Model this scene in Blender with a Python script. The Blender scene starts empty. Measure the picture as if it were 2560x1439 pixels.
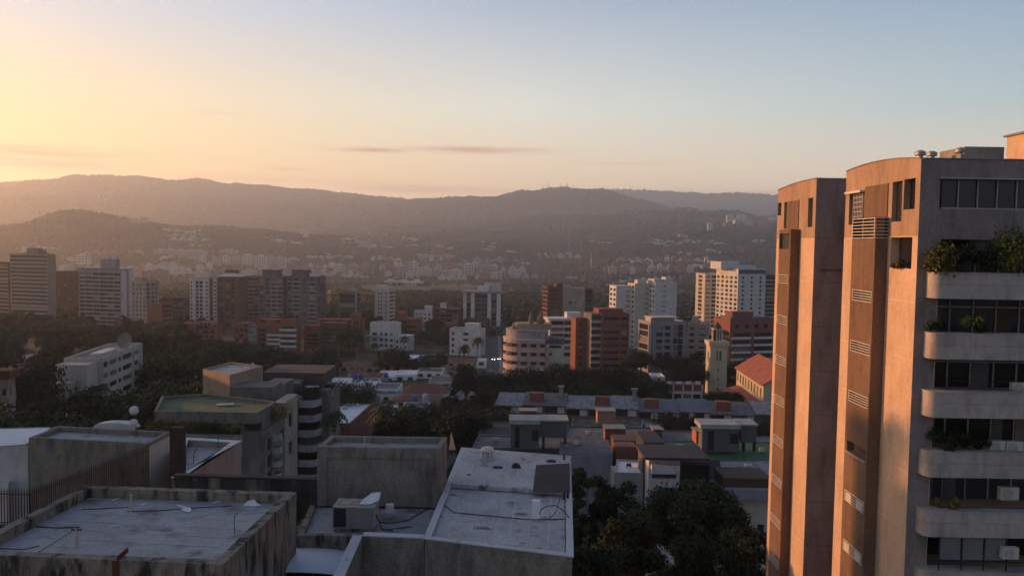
import bpy, bmesh, math, random
import numpy as np
from mathutils import Vector, Matrix, Euler, noise
R = math.radians
random.seed(7)
scn = bpy.context.scene
COL = scn.collection
# ------------------------------------------------------------ camera, sky, sun, exposure
CZ = 60.0                       # eye height above the street
FPX = 2060.0                    # focal length in photo pixels
PITCH, ROLL = R(-3.0), 0.016
cam = bpy.data.cameras.new('camera'); camo = bpy.data.objects.new('camera', cam); COL.objects.link(camo)
cam.sensor_width = 36; cam.lens = 36*FPX/2560; cam.clip_start = 0.5; cam.clip_end = 40000
CM = Matrix.Rotation(R(90)+PITCH, 4, 'X') @ Matrix.Rotation(ROLL, 4, 'Z')
camo.matrix_world = Matrix.Translation((0, 0, CZ)) @ CM
scn.camera = camo
M3 = CM.to_3x3()
SUN_AZ, SUN_EL = R(-67), R(7.0)     # azimuth from the view direction (+Y), negative = left
sdir = Vector((math.sin(SUN_AZ)*math.cos(SUN_EL), math.cos(SUN_AZ)*math.cos(SUN_EL), math.sin(SUN_EL)))
sl = bpy.data.lights.new('sun', 'SUN'); sl.energy = 4.9; sl.angle = R(0.5); sl.color = (1, 0.44, 0.16)
so = bpy.data.objects.new('sun', sl); COL.objects.link(so); so.rotation_euler = (-sdir).to_track_quat('-Z', 'Y').to_euler()

def lin(c):
    return tuple(((v/255)/12.92 if v/255 <= .04045 else ((v/255+.055)/1.055)**2.4) for v in c)+(1,)
world = bpy.data.worlds.new('World'); scn.world = world; world.use_nodes = True
def build_world():
    nt = world.node_tree; N = nt.nodes; L = nt.links; N.clear()
    out = N.new('ShaderNodeOutputWorld'); bg = N.new('ShaderNodeBackground'); L.new(bg.outputs[0], out.inputs[0])
    def math_(op, a, b=None, clamp=False):
        n = N.new('ShaderNodeMath'); n.operation = op; n.use_clamp = clamp
        for i, v in enumerate((a, b)):
            if v is None: continue
            if isinstance(v, (int, float)): n.inputs[i].default_value = v
            else: L.new(v, n.inputs[i])
        return n.outputs[0]
    tc = N.new('ShaderNodeTexCoord'); sp = N.new('ShaderNodeSeparateXYZ'); L.new(tc.outputs['Generated'], sp.inputs[0])
    x, y, z = sp.outputs
    hl = math_('SQRT', math_('ADD', math_('MULTIPLY', x, x), math_('MULTIPLY', y, y)))
    sx, sy = math.sin(SUN_AZ), math.cos(SUN_AZ)
    ca = math_('DIVIDE', math_('ADD', math_('MULTIPLY', x, sx), math_('MULTIPLY', y, sy)), math_('MAXIMUM', hl, 1e-4))
    pos = math_('SQRT', math_('MAXIMUM', z, 0.0))
    def ramp(stops):
        r = N.new('ShaderNodeValToRGB'); e = r.color_ramp.elements
        while len(e) > 1: e.remove(e[-1])
        for i, (el, c, g) in enumerate(stops):
            p = math.sqrt(math.sin(R(el)))
            if i == 0: e[0].position = p; q = e[0]
            else: q = e.new(p)
            q.color = tuple(v*g for v in lin(c)[:3])+(1,)
        L.new(pos, r.inputs[0]); return r.outputs[0]
    Z = (90, (92,112,146), 1)
    r1 = ramp([(0,(255,206,150),1.75),(4,(255,208,140),1.3),(7,(255,230,166),1.08),(10,(250,230,196),1.0),(16.5,(192,218,244),1),(30,(150,170,198),1), Z])
    r2 = ramp([(0,(252,210,174),1.7),(3,(254,214,176),1.35),(4.8,(254,224,182),1.2),(9.2,(236,238,224),1.05),(16.5,(168,188,212),1),(30,(126,148,182),1), Z])
    r3 = ramp([(0,(226,206,194),1.5),(3,(236,212,194),1.5),(5,(240,224,198),1.3),(9,(192,212,214),1.05),(16.5,(140,170,200),1),(30,(112,134,168),1), Z])
    r4 = ramp([(0,(128,120,128),1),(5,(142,130,138),1),(12,(128,134,152),1),(30,(104,122,154),1), Z])
    def mapr(a, b):
        m = N.new('ShaderNodeMapRange'); m.interpolation_type = 'LINEAR'; L.new(ca, m.inputs[0]); m.inputs[1].default_value = a; m.inputs[2].default_value = b; return m.outputs[0]
    def mix(f, a, b):
        m = N.new('ShaderNodeMix'); m.data_type = 'RGBA'; L.new(f, m.inputs[0]); L.new(a, m.inputs[6]); L.new(b, m.inputs[7]); return m.outputs[2]
    c = mix(mapr(-1, -.156), r4, mix(mapr(-.156, .39), r3, mix(mapr(.39, .82), r2, r1)))
    # thin flat clouds low above the hills
    az = math_('ARCTAN2', x, y)
    cb = N.new('ShaderNodeCombineXYZ'); L.new(math_('MULTIPLY', az, 5.0), cb.inputs[0]); L.new(math_('MULTIPLY', z, 90.0), cb.inputs[1])
    nz = N.new('ShaderNodeTexNoise'); nz.inputs['Scale'].default_value = 2.2; nz.inputs['Detail'].default_value = 7; nz.inputs['Roughness'].default_value = .62; L.new(cb.outputs[0], nz.inputs['Vector'])
    cr = N.new('ShaderNodeValToRGB'); cr.color_ramp.elements[0].position = .30; cr.color_ramp.elements[0].color = (0,0,0,1); cr.color_ramp.elements[1].position = .56; cr.color_ramp.elements[1].color = (1,1,1,1); L.new(nz.outputs[0], cr.inputs[0])
    tot = None      # each low cloud: direction (azimuth, height) and extent
    for px_, py_, w_, h_, k_ in ((90,380,190,13,1.2),(80,408,190,9,1.1),(925,376,95,6,1.0),(1190,376,150,8,1.0),(560,287,60,4,.35),(640,447,330,8,.5),(1050,474,230,9,.8),(1750,486,330,10,.75),(720,424,60,4,.5),(1560,410,160,3,.3)):
        a0 = math.atan((px_-1280)/2060); z0 = math.sin(math.atan((611+.016*(px_-1280)-py_)/2060*math.cos(a0))); wa, wz = w_/2060*math.cos(a0)**2, h_/2060
        g = math_('ADD', math_('POWER', math_('ABSOLUTE', math_('DIVIDE', math_('SUBTRACT', az, a0), wa)), 2.0), math_('POWER', math_('ABSOLUTE', math_('DIVIDE', math_('SUBTRACT', z, z0), wz)), 2.0))
        g = math_('MULTIPLY', math_('POWER', 2.718, math_('MULTIPLY', g, -1.0)), k_); tot = g if tot is None else math_('ADD', tot, g)
    cf = math_('MULTIPLY', math_('MULTIPLY', cr.outputs[0], math_('MINIMUM', tot, 1.0)), .95)
    cc = N.new('ShaderNodeRGB'); cc.outputs[0].default_value = lin((222,160,140))
    c = mix(cf, c, cc.outputs[0])
    sky = N.new('ShaderNodeTexSky'); sky.sky_type = 'NISHITA'; sky.sun_disc = False; sky.sun_elevation = SUN_EL; sky.sun_rotation = SUN_AZ
    sky.altitude = 900; sky.dust_density = 2.0; sky.air_density = 1.0
    sc = N.new('ShaderNodeMix'); sc.data_type = 'RGBA'; sc.blend_type = 'MULTIPLY'; sc.inputs[0].default_value = 1; L.new(sky.outputs[0], sc.inputs[6]); sc.inputs[7].default_value = (.12,.12,.12,1)
    m = N.new('ShaderNodeMix'); m.data_type = 'RGBA'; m.inputs[0].default_value = .12; L.new(c, m.inputs[6]); L.new(sc.outputs[2], m.inputs[7])
    L.new(m.outputs[2], bg.inputs[0]); bg.inputs[1].default_value = 0.72
build_world()
scn.view_settings.view_transform = 'Standard'; scn.view_settings.look = 'None'; scn.view_settings.exposure = 0.6; scn.view_settings.gamma = 1
scn.cycles.use_denoising = True; scn.cycles.max_bounces = 5; scn.cycles.volume_bounces = 2; scn.cycles.diffuse_bounces = 3
scn.cycles.sample_clamp_indirect = 4

# ------------------------------------------------------------ from picture to place
def ray(px, py):
    return (M3 @ Vector(((px-1280)/FPX, (719.5-py)/FPX, -1))).normalized()
def W(px, py, Y):                        # point seen at a pixel, Y metres ahead
    d = ray(px, py); return Vector((0, 0, CZ)) + d*(Y/d.y)
def G(px, py, h):                        # point seen at a pixel on the level h below the eye
    d = ray(px, py); return Vector((0, 0, CZ)) + d*(-h/d.z)
def PX(x, y, z):
    v = M3.transposed() @ (Vector((x, y, z))-Vector((0, 0, CZ)))
    return 1280+FPX*v.x/-v.z, 719.5-FPX*v.y/-v.z

# ------------------------------------------------------------ terrain height
def _s(t): return t*t*(3-2*t)
TPX = [-3000,-900,-200, 0, 200, 400, 600, 800, 1000, 1200, 1400, 1500, 1600, 1700, 1800, 1950, 2300, 3000, 5000]
TL = [  # (distance, picture row of the ground there for each column)
 (1700, [712]*19),
 (2400, [670,670,664,660,655,662,672,676,668,662,668,664,656,650,640,636,640,640,650]),
 (3300, [600,600,575,562,529,562,577,600,606,606,606,600,590,584,578,580,590,600,610]),
 (3900, [640,640,620,610,610,610,612,612,590,590,588,575,568,566,566,575,590,600,610]),
 (4700, [600,600,600,590,590,590,590,580,572,566,543,541,533,528,538,556,560,570,600]),
 (5300, [580,580,570,560,560,560,560,556,552,548,545,550,548,545,552,562,560,570,600]),
 (6200, [560,540,520,500,492,500,510,516,508,492,473,478,504,526,546,556,560,570,600]),
 (7400, [560,500,468,466,439,447,464,480,501,512,520,520,520,530,540,545,560,570,600]),
 (8300, [590,570,540,530,530,530,530,530,540,540,520,510,505,505,505,510,520,550,600]),
 (9400, [600,580,560,540,540,540,520,510,505,500,481,478,480,484,487,492,500,540,600]),
 (9900, [620,600,580,560,560,560,540,530,525,520,500,500,500,500,500,510,520,560,620]),
]
def near_ground(r):
    pts = [(0, 14), (60, 13), (160, 11), (300, 6), (420, 2), (700, -6), (1200, -20), (1700, -32)]
    for i in range(len(pts)-1):
        if r <= pts[i+1][0]:
            a, b = pts[i], pts[i+1]; return a[1]+(b[1]-a[1])*(r-a[0])/(b[0]-a[0])
    return pts[-1][1]
def row(px, ys):
    if px <= TPX[0]: return ys[0]
    for i in range(len(TPX)-1):
        if px <= TPX[i+1]:
            t = (px-TPX[i])/(TPX[i+1]-TPX[i]); t = .5*t+.5*_s(t); return ys[i]+(ys[i+1]-ys[i])*t
    return ys[-1]
def zl(px, i):
    d, ys = TL[i]
    px = max(-3000, min(5000, px))
    pc = max(-300, min(2700, px)); rr = ray(pc, row(px, ys)); return CZ + rr.z/math.hypot(rr.x, rr.y)*d
def ground(x, y):
    r = math.hypot(x, y)
    if r <= 1100: return near_ground(r)
    th = math.atan2(x, y); px = 1280+FPX*math.tan(max(-1.2, min(1.2, th)))
    if r <= 1700:
        a, b, t = near_ground(1100), zl(px, 0), (r-1100)/600
        z = a+(b-a)*t
    elif r >= TL[-1][0]: z = zl(px, len(TL)-1)
    else:
        for i in range(len(TL)-1):
            if r <= TL[i+1][0]:
                t = (r-TL[i][0])/(TL[i+1][0]-TL[i][0]); t = .35*t+.65*_s(t)
                z = zl(px, i)*(1-t)+zl(px, i+1)*t; break
    w = min(1, (r-1100)/1500)
    n = noise.noise(Vector((x/520, y/520, 0)))*20+noise.noise(Vector((x/210, y/210, 5)))*12
    if r > 2000: n += (14-abs(noise.noise(Vector((x/330, y/330, 9))))*62)*min(1, (r-2000)/1500)
    back = 1 if abs(th) < 1.2 else max(0, 1-(abs(th)-1.2)*2)
    return z*back + (-20)*(1-back) + n*w*.75
# ------------------------------------------------------------ materials
MATS = {}
def mat(name, base, rough=.85, var=.12, scale=1.0, second=None, thr=(.5, .7), streak=0, metal=0, bump=0, spec=.3, fine=0, coord='Object'):
    """procedural surface: base colour, soft mottling, optional second colour in patches, optional vertical streaking"""
    if name in MATS: return MATS[name]
    m = bpy.data.materials.new(name); m.use_nodes = True; nt = m.node_tree; N = nt.nodes; L = nt.links
    b = N['Principled BSDF']; b.inputs['Roughness'].default_value = rough; b.inputs['Metallic'].default_value = metal
    b.inputs['Specular IOR Level'].default_value = spec
    if coord == 'World':
        ge = N.new('ShaderNodeNewGeometry'); src = ge.outputs['Position']
    else:
        tc = N.new('ShaderNodeTexCoord'); src = tc.outputs['Object']
    def nz(sc, det=4, vec=None):
        n = N.new('ShaderNodeTexNoise'); n.inputs['Scale'].default_value = sc; n.inputs['Detail'].default_value = det; n.inputs['Roughness'].default_value = .6
        L.new(vec or src, n.inputs['Vector']); return n.outputs[0]
    def ramp(f, a, b_, ca, cb):
        r = N.new('ShaderNodeValToRGB'); r.color_ramp.elements[0].position = a; r.color_ramp.elements[1].position = b_
        r.color_ramp.elements[0].color = ca; r.color_ramp.elements[1].color = cb; L.new(f, r.inputs[0]); return r.outputs[0]
    base = tuple(base)+(1,)
    dk = tuple(v*(1-var*1.6) for v in base[:3])+(1,); lt = tuple(min(1, v*(1+var)) for v in base[:3])+(1,)
    c = ramp(nz(.45*scale, 5), .3, .7, dk, lt)
    def mixc(fac, a, bb, mode='MIX'):
        mx = N.new('ShaderNodeMix'); mx.data_type = 'RGBA'; mx.blend_type = mode
        if isinstance(fac, (int, float)): mx.inputs[0].default_value = fac
        else: L.new(fac, mx.inputs[0])
        for i, v in ((6, a), (7, bb)):
            if isinstance(v, tuple): mx.inputs[i].default_value = v
            else: L.new(v, mx.inputs[i])
        return mx.outputs[2]
    if fine:
        c = mixc(1.0, c, ramp(nz(9*scale, 3), .3, .7, (1-fine,)*3+(1,), (1+fine*.6,)*3+(1,)), 'MULTIPLY')
    vec = None
    if streak:
        mp = N.new('ShaderNodeMapping'); mp.inputs['Scale'].default_value = (1, 1, .28); L.new(src, mp.inputs[0]); vec = mp.outputs[0]
        s = ramp(nz(2.2*scale, 6, vec), .48, .72, (1,1,1,1), (1-streak,)*3+(1,)); c = mixc(1.0, c, s, 'MULTIPLY')
    if second is not None:
        f = ramp(nz(.9*scale, 7, vec), thr[0], thr[1], (0,0,0,1), (1,1,1,1)); c = mixc(f, c, tuple(second)+(1,))
    L.new(c, b.inputs['Base Color'])
    if bump:
        bp = N.new('ShaderNodeBump'); bp.inputs['Strength'].default_value = .5; bp.inputs['Distance'].default_value = bump; L.new(nz(14*scale, 3), bp.inputs['Height']); L.new(bp.outputs[0], b.inputs['Normal'])
    MATS[name] = m; return m
def glass(name, base=(.02,.024,.03), rough=.12):
    if name in MATS: return MATS[name]
    m = bpy.data.materials.new(name); m.use_nodes = True; b = m.node_tree.nodes['Principled BSDF']
    b.inputs['Base Color'].default_value = tuple(base)+(1,); b.inputs['Roughness'].default_value = rough; b.inputs['Specular IOR Level'].default_value = .5
    N = m.node_tree.nodes; L = m.node_tree.links
    oi = N.new('ShaderNodeObjectInfo'); r = N.new('ShaderNodeValToRGB'); e = r.color_ramp.elements
    e[0].color = tuple(base)+(1,); e[1].position = 1; e[1].color = (.26,.24,.205,1) if name == 'window glass' else tuple(min(1, v*3.2+.02) for v in base)+(1,); q = e.new(.70); q.color = tuple(v*1.6 for v in base)+(1,)
    L.new(oi.outputs['Random'], r.inputs[0]); L.new(r.outputs[0], b.inputs['Base Color'])
    MATS[name] = m; return m
# ------------------------------------------------------------ ground sheet and haze
def link_mesh(name, verts, faces, m, parent=None, smooth=False, **kw):
    me = bpy.data.meshes.new(name); me.from_pydata(verts, [], faces); me.update()
    if m is not None: me.materials.append(m)
    if smooth: me.polygons.foreach_set('use_smooth', [True]*len(me.polygons))
    o = bpy.data.objects.new(name, me); COL.objects.link(o)
    if parent: o.parent = parent
    return o
def build_ground():
    rs = [0.01]; r = 12
    while r < 1100: rs.append(r); r *= 1.075
    r = 1100
    while r < 9950: rs.append(r); r *= 1.0105
    ths = []; a = -180.0
    while a < 180: ths.append(a); a += 0.28 if -37 <= a < 37 else (1.5 if -80 <= a < 80 else 6)
    V = []; nt_ = len(ths)
    for r in rs:
        for t in ths:
            x, y = r*math.sin(R(t)), r*math.cos(R(t)); V.append((x, y, ground(x, y)))
    F = [(i*nt_+j, i*nt_+(j+1) % nt_, (i+1)*nt_+(j+1) % nt_, (i+1)*nt_+j) for i in range(len(rs)-1) for j in range(nt_)]
    m = mat('hillside', (.03,.036,.022), .95, .3, .02, second=(.055,.048,.035), thr=(.5,.66), coord='World', fine=.3)
    o = link_mesh('ground', V, F, m, smooth=True); o['kind'] = 'structure'
build_ground()
def build_haze():
    b = 10600; z0, z1 = -90, 715
    V = [(x*b, y*b, z) for z in (z0, z1) for x, y in ((-1,-1),(1,-1),(1,1),(-1,1))]
    F = [(3,2,1,0),(4,5,6,7),(0,1,5,4),(1,2,6,5),(2,3,7,6),(3,0,4,7)]
    m = bpy.data.materials.new('air'); m.use_nodes = True; N = m.node_tree.nodes; N.clear()
    out = N.new('ShaderNodeOutputMaterial'); v = N.new('ShaderNodeVolumePrincipled')
    v.inputs['Color'].default_value = (.85,.93,1.0,1); v.inputs['Density'].default_value = HAZE; v.inputs['Anisotropy'].default_value = .65
    m.node_tree.links.new(v.outputs[0], out.inputs['Volume'])
    o = link_mesh('haze', V, F, m); o['kind'] = 'stuff'; o['label'] = 'thin pink morning haze over the city and hills'
HAZE = 1.25e-4
build_haze()
# ------------------------------------------------------------ builders
class MB:
    def __init__(s): s.v = []; s.f = []
    def quad(s, *p):
        n = len(s.v); s.v += [tuple(q) for q in p]; s.f.append(tuple(range(n, n+len(p))))
    def box(s, x0, y0, z0, x1, y1, z1, rz=0, c=None):
        P = [(x0,y0),(x1,y0),(x1,y1),(x0,y1)]
        if rz:
            cx, cy = c or ((x0+x1)/2, (y0+y1)/2); ca, sa = math.cos(rz), math.sin(rz)
            P = [(cx+(x-cx)*ca-(y-cy)*sa, cy+(x-cx)*sa+(y-cy)*ca) for x, y in P]
        s.prism(P, z0, z1); return s
    def prism(s, P, z0, z1):
        """P counter-clockwise; z0, z1 numbers or per-corner lists"""
        n = len(P); b = len(s.v)
        a = sum(P[i][0]*P[(i+1) % n][1]-P[(i+1) % n][0]*P[i][1] for i in range(n))
        Z0 = z0 if isinstance(z0, (list, tuple)) else [z0]*n; Z1 = z1 if isinstance(z1, (list, tuple)) else [z1]*n
        if a < 0: P = P[::-1]; Z0 = Z0[::-1]; Z1 = Z1[::-1]
        s.v += [(p[0], p[1], z) for p, z in zip(P, Z0)]+[(p[0], p[1], z) for p, z in zip(P, Z1)]
        s.f.append(tuple(range(b+n-1, b-1, -1))); s.f.append(tuple(range(b+n, b+2*n)))
        for i in range(n): j = (i+1) % n; s.f.append((b+i, b+j, b+n+j, b+n+i))
        return s
    def tube(s, pts, r, n=8, cap=True, r2=None):
        pts = [Vector(p) for p in pts]; b = len(s.v); m = len(pts)
        for i, p in enumerate(pts):
            d = (pts[min(i+1, m-1)]-pts[max(i-1, 0)]).normalized()
            u = d.cross(Vector((0, 0, 1)));
            if u.length < 1e-3: u = Vector((1, 0, 0))
            u.normalize(); w = d.cross(u); rr = r if r2 is None else r+(r2-r)*i/(m-1)
            for k in range(n):
                a = 2*math.pi*k/n; q = p+(u*math.cos(a)+w*math.sin(a))*rr; s.v.append(tuple(q))
        for i in range(m-1):
            for k in range(n): s.f.append((b+i*n+k, b+i*n+(k+1) % n, b+(i+1)*n+(k+1) % n, b+(i+1)*n+k))
        if cap: s.f.append(tuple(range(b, b+n))); s.f.append(tuple(range(b+(m-1)*n+n-1, b+(m-1)*n-1, -1)))
        return s
    def lathe(s, c, prof, n=20, a0=0, a1=2*math.pi, cap=True):
        b = len(s.v); full = abs(a1-a0-2*math.pi) < 1e-6; k_ = n if full else n+1
        for r, z in prof:
            for k in range(k_):
                a = a0+(a1-a0)*k/n; s.v.append((c[0]+r*math.cos(a), c[1]+r*math.sin(a), c[2]+z))
        for i in range(len(prof)-1):
            for k in range(n):
                j = (k+1) % k_; s.f.append((b+i*k_+k, b+i*k_+j, b+(i+1)*k_+j, b+(i+1)*k_+k))
        if cap and full: s.f.append(tuple(range(b+(len(prof)-1)*k_, b+len(prof)*k_)))
        return s
    def build(s, name, m, parent=None, smooth=False, label=None, loc=None):
        o = link_mesh(name, s.v, s.f, m, parent, smooth)
        if label: o['label'] = label
        if loc: o.location = loc
        return o
NAMES = {}
def tag(o, label, cat, group=None):
    o['label'] = label; o['category'] = cat
    if group: o['group'] = group
    return o
def thing(name, label, cat, loc=(0,0,0), rz=0, group=None):
    o = bpy.data.objects.new(name, None); COL.objects.link(o); o.empty_display_size = .5
    o.location = loc; o.rotation_euler = (0, 0, rz); return tag(o, label, cat, group)
def dup(o, parent=None):
    c = o.copy(); COL.objects.link(c); c.parent = parent
    for ch in list(o.children): dup(ch, c)
    return c
WM = {}
def window_mesh(w, h, style, gm, fm):
    k = (round(w, 2), round(h, 2), style, gm.name, fm.name if fm else '')
    if k in WM: return WM[k]
    s = MB(); s.quad((0,0,0), (w,0,0), (w,0,h), (0,0,h)); ng = len(s.f)
    if style:
        t = .06
        def fr(x0, z0, x1, z1): s.box(x0, -.05, z0, x1, -.002, z1)
        fr(0,0,t,h); fr(w-t,0,w,h); fr(t,0,w-t,t); fr(t,h-t,w-t,h)
        n = style
        for i in range(1, n): fr(w*i/n-t/2, t, w*i/n+t/2, h-t)
    me = bpy.data.meshes.new('window'); me.from_pydata(s.v, [], s.f); me.materials.append(gm)
    if style:
        me.materials.append(fm)
        for i, p in enumerate(me.polygons):
            if i >= ng: p.material_index = 1
    WM[k] = me; return me
class House:
    """one building: a thing whose local x runs along its front, y into its depth"""
    def __init__(s, name, label, cat, A, rz, z0, group=None):
        s.t = thing(name, label, cat, (A[0], A[1], z0), rz, group); s.z0 = z0; s.nw = 0; s.rest = {}
    def face(s, mb, O, u, n, W_, z0, z1, ops, depth):
        us = sorted({0, W_} | {a for o in ops for a in (o[0], o[2])}); vs = sorted({z0, z1} | {a for o in ops for a in (o[1], o[3])})
        def P(a, v, d=0): return (O[0]+u[0]*a-n[0]*d, O[1]+u[1]*a-n[1]*d, v)
        for i in range(len(us)-1):
            um = (us[i]+us[i+1])/2; run = None
            for j in range(len(vs)-1):
                vm = (vs[j]+vs[j+1])/2
                hole = any(o[0] < um < o[2] and o[1] < vm < o[3] for o in ops)
                if not hole:
                    if run is None: run = vs[j]
                if (hole or j == len(vs)-2) and run is not None:
                    top = vs[j] if hole else vs[j+1]
                    mb.quad(P(us[i], run), P(us[i+1], run), P(us[i+1], top), P(us[i], top)); run = None
        for o in ops:
            a, b, c, d = o[:4]; dd = o[4] if len(o) > 4 else depth
            mb.quad(P(a,b,0), P(c,b,0), P(c,b,dd), P(a,b,dd)); mb.quad(P(a,d,dd), P(c,d,dd), P(c,d,0), P(a,d,0))
            mb.quad(P(a,b,0), P(a,b,dd), P(a,d,dd), P(a,d,0)); mb.quad(P(c,b,dd), P(c,b,0), P(c,d,0), P(c,d,dd))
    def win(s, O, u, n, o, depth, gm, fm, style, name='window'):
        a, b, c, d = o[:4]; dd = o[4] if len(o) > 4 else depth
        p = Vector((O[0]+u[0]*a-n[0]*dd, O[1]+u[1]*a-n[1]*dd, b))
        if s.nw < 96:
            ob = bpy.data.objects.new(name, window_mesh(c-a, d-b, style, gm, fm)); COL.objects.link(ob); ob.parent = s.t
            ob.location = p; ob.rotation_euler = (0, 0, math.atan2(u[1], u[0])); s.nw += 1
        else:
            mb = s.rest.setdefault(gm.name, (MB(), gm))[0]; q = p+Vector((u[0]*(c-a), u[1]*(c-a), 0)); h = Vector((0, 0, d-b))
            mb.quad(p, q, q+h, p+h)
    def block(s, x0, y0, x1, y1, z0, z1, m, front=(), right=(), left=(), back=(), rec=.25, gm=None, fm=None, style=0, roof=None, par=.0, parm=None, name='wall', ptop=.25, roofname='roof'):
        mb = MB(); gm = gm or glass('window glass')
        W_, D = x1-x0, y1-y0
        F = [((x0,y0),(1,0),(0,-1),W_,front), ((x1,y0),(0,1),(1,0),D,right), ((x1,y1),(-1,0),(0,1),W_,back), ((x0,y1),(0,-1),(-1,0),D,left)]
        for O, u, n, w, ops in F:
            ops = [o for o in ops if o[2]-o[0] > .05 and o[0] > -.001 and o[2] < w+.001]
            s.face(mb, O, u, n, w, z0, z1, ops, rec)
            for o in sorted(ops, key=lambda o: -o[3]): s.win(O, u, n, o, rec, gm, fm, style)
        if par:
            t = ptop; zi = z1-par
            if roof is None: roof = m
            r = MB(); r.quad((x0+t,y0+t,zi),(x1-t,y0+t,zi),(x1-t,y1-t,zi),(x0+t,y1-t,zi)); r.build(roofname, roof, s.t)
            for a, b in (((x0,y0,x1,y0),(x0+t,y0+t,x1-t,y0+t)), ((x1,y0,x1,y1),(x1-t,y0+t,x1-t,y1-t)), ((x1,y1,x0,y1),(x1-t,y1-t,x0+t,y1-t)), ((x0,y1,x0,y0),(x0+t,y1-t,x0+t,y0+t))):
                mb.quad((a[0],a[1],z1),(a[2],a[3],z1),(b[2],b[3],z1),(b[0],b[1],z1))
                mb.quad((b[0],b[1],z1),(b[2],b[3],z1),(b[2],b[3],zi),(b[0],b[1],zi))
        else:
            if roof is None: mb.quad((x0,y0,z1),(x1,y0,z1),(x1,y1,z1),(x0,y1,z1))
            else: r = MB(); r.quad((x0,y0,z1),(x1,y0,z1),(x1,y1,z1),(x0,y1,z1)); r.build(roofname, roof, s.t)
        return mb.build(name, m, s.t)
    def box(s, name, m, *b, label=None):
        return MB().box(*b).build(name, m, s.t, label=label)
    def done(s):
        for mb, gm in s.rest.values():
            o = mb.build('window', gm, s.t); o['kind'] = 'stuff'
        s.rest = {}
        return s.t
def openings(spec, W_, ztop, fh, n):
    """spec -> opening rectangles, top floor first"""
    if not spec: return []
    ops = []; kind = spec[0]
    for k in range(n):
        zc = ztop-fh*(k+1)
        if zc < 1: break
        if kind == 'win':
            nc, wf, hf = spec[1:4]; cw = W_/nc
            for i in range(nc): ops.append((cw*(i+.5-wf/2), zc+fh*(.5-hf/2), cw*(i+.5+wf/2), zc+fh*(.5+hf/2)))
        elif kind == 'rib':
            mg, hf = spec[1:3]; d = spec[3] if len(spec) > 3 else .5; nb = spec[4] if len(spec) > 4 else 1
            bw = (W_-2*mg)/nb
            for i in range(nb): ops.append((mg+bw*i+(.12 if nb > 1 else 0), zc+fh*(1-hf)-.1, mg+bw*(i+1)-(.12 if nb > 1 else 0), zc+fh-.1, d))
        elif kind == 'cols':
            for c in spec[1]:
                hf = c[2] if len(c) > 2 else .5; d = c[3] if len(c) > 3 else .25
                ops.append((W_*c[0], zc+fh*(.55-hf/2), W_*c[1], zc+fh*(.55+hf/2), d))
    return ops
def tower(name, label, cat, pl, YL, pr, YR, yt, D, fh, m, front=None, right=None, left=None, top=1.2, nf=18, gm=None, pent=(), bands=None, par=.5, roof=None, group=None, style=0, fm=None, rec=.25):
    A = W(pl, yt, YL); B = W(pr, yt, YR); w = math.hypot(B.x-A.x, B.y-A.y); rz = math.atan2(B.y-A.y, B.x-A.x)
    mid = (A+B)/2; z0 = ground(mid.x, mid.y)-1.5; H = (A.z+B.z)/2-z0
    h = House(name, label, cat, A, rz, z0, group); h.W = w; h.H = H; h.D = D; h.fh = fh
    zt = H-top
    h.block(0, 0, w, D, 0, H, m, openings(front, w, zt, fh, nf), openings(right, D, zt, fh, nf), openings(left, D, zt, fh, nf), gm=gm, par=par, roof=roof or MROOF, style=style, fm=fm, rec=rec)
    for p in pent:   # (x0f, x1f, y0f, y1f, height, material)
        mb = MB().box(w*p[0], D*p[2], H-.45, w*p[1], D*p[3], H+p[4])
        if len(p) > 6: mb.box(w*p[0]-.4, D*p[2]-.4, H+p[4], w*p[1]+.4, D*p[3]+.4, H+p[4]+.3)
        mb.build('rooftop_room', p[5], h.t)
    if bands:        # balcony slabs standing proud of the front: (x0f, x1f, height, depth, material)
        for b in bands:
            for k in range(nf):
                zc = zt-fh*(k+1)
                if zc < 2: break
                face = b[5] if len(b) > 5 else 'f'
                if face == 'f': MB().box(w*b[0], -b[3], zc-.15, w*b[1], -.003, zc-.15+b[2]).build('balcony', b[4], h.t)
                else: MB().box(w+.003, D*b[0], zc-.15, w+b[3], D*b[1], zc-.15+b[2]).build('balcony', b[4], h.t)
    return h
MROOF = mat('flat roof', (.20,.20,.21), .9, .25, .5, second=(.09,.09,.09), thr=(.52,.7), streak=0)
CONC = mat('concrete', (.30,.27,.235), .92, .12, .5, second=(.16,.14,.12), thr=(.6,.82), streak=.35, fine=.12)
CONCD = mat('dark concrete', (.17,.15,.135), .92, .15, .5, streak=.4, fine=.12)
WHITE = mat('white paint', (.58,.555,.53), .8, .1, .6, second=(.36,.33,.30), thr=(.62,.8), streak=.3)
CREAM = mat('cream render', (.50,.46,.39), .85, .08, .5, streak=.22)
GREY = mat('grey render', (.27,.275,.285), .85, .1, .5, streak=.25)
GREYD = mat('slate cladding', (.11,.115,.125), .7, .15, .5, streak=.2)
BRICK = mat('red brick', (.235,.088,.06), .9, .14, .6, streak=.25)
BRICKD = mat('brown brick', (.135,.075,.058), .9, .14, .6, streak=.25)
TILE = mat('clay tile', (.22,.08,.055), .9, .2, 1.2, second=(.12,.06,.05), thr=(.5,.7))
BEIGE = mat('beige render', (.36,.31,.25), .9, .1, .5, streak=.3)
WROOF = mat('whitewashed roof', (.68,.68,.68), .85, .12, .5, second=(.28,.27,.27), thr=(.55,.75))
GLB = glass('blue glass', (.03,.038,.05), .1)
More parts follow.
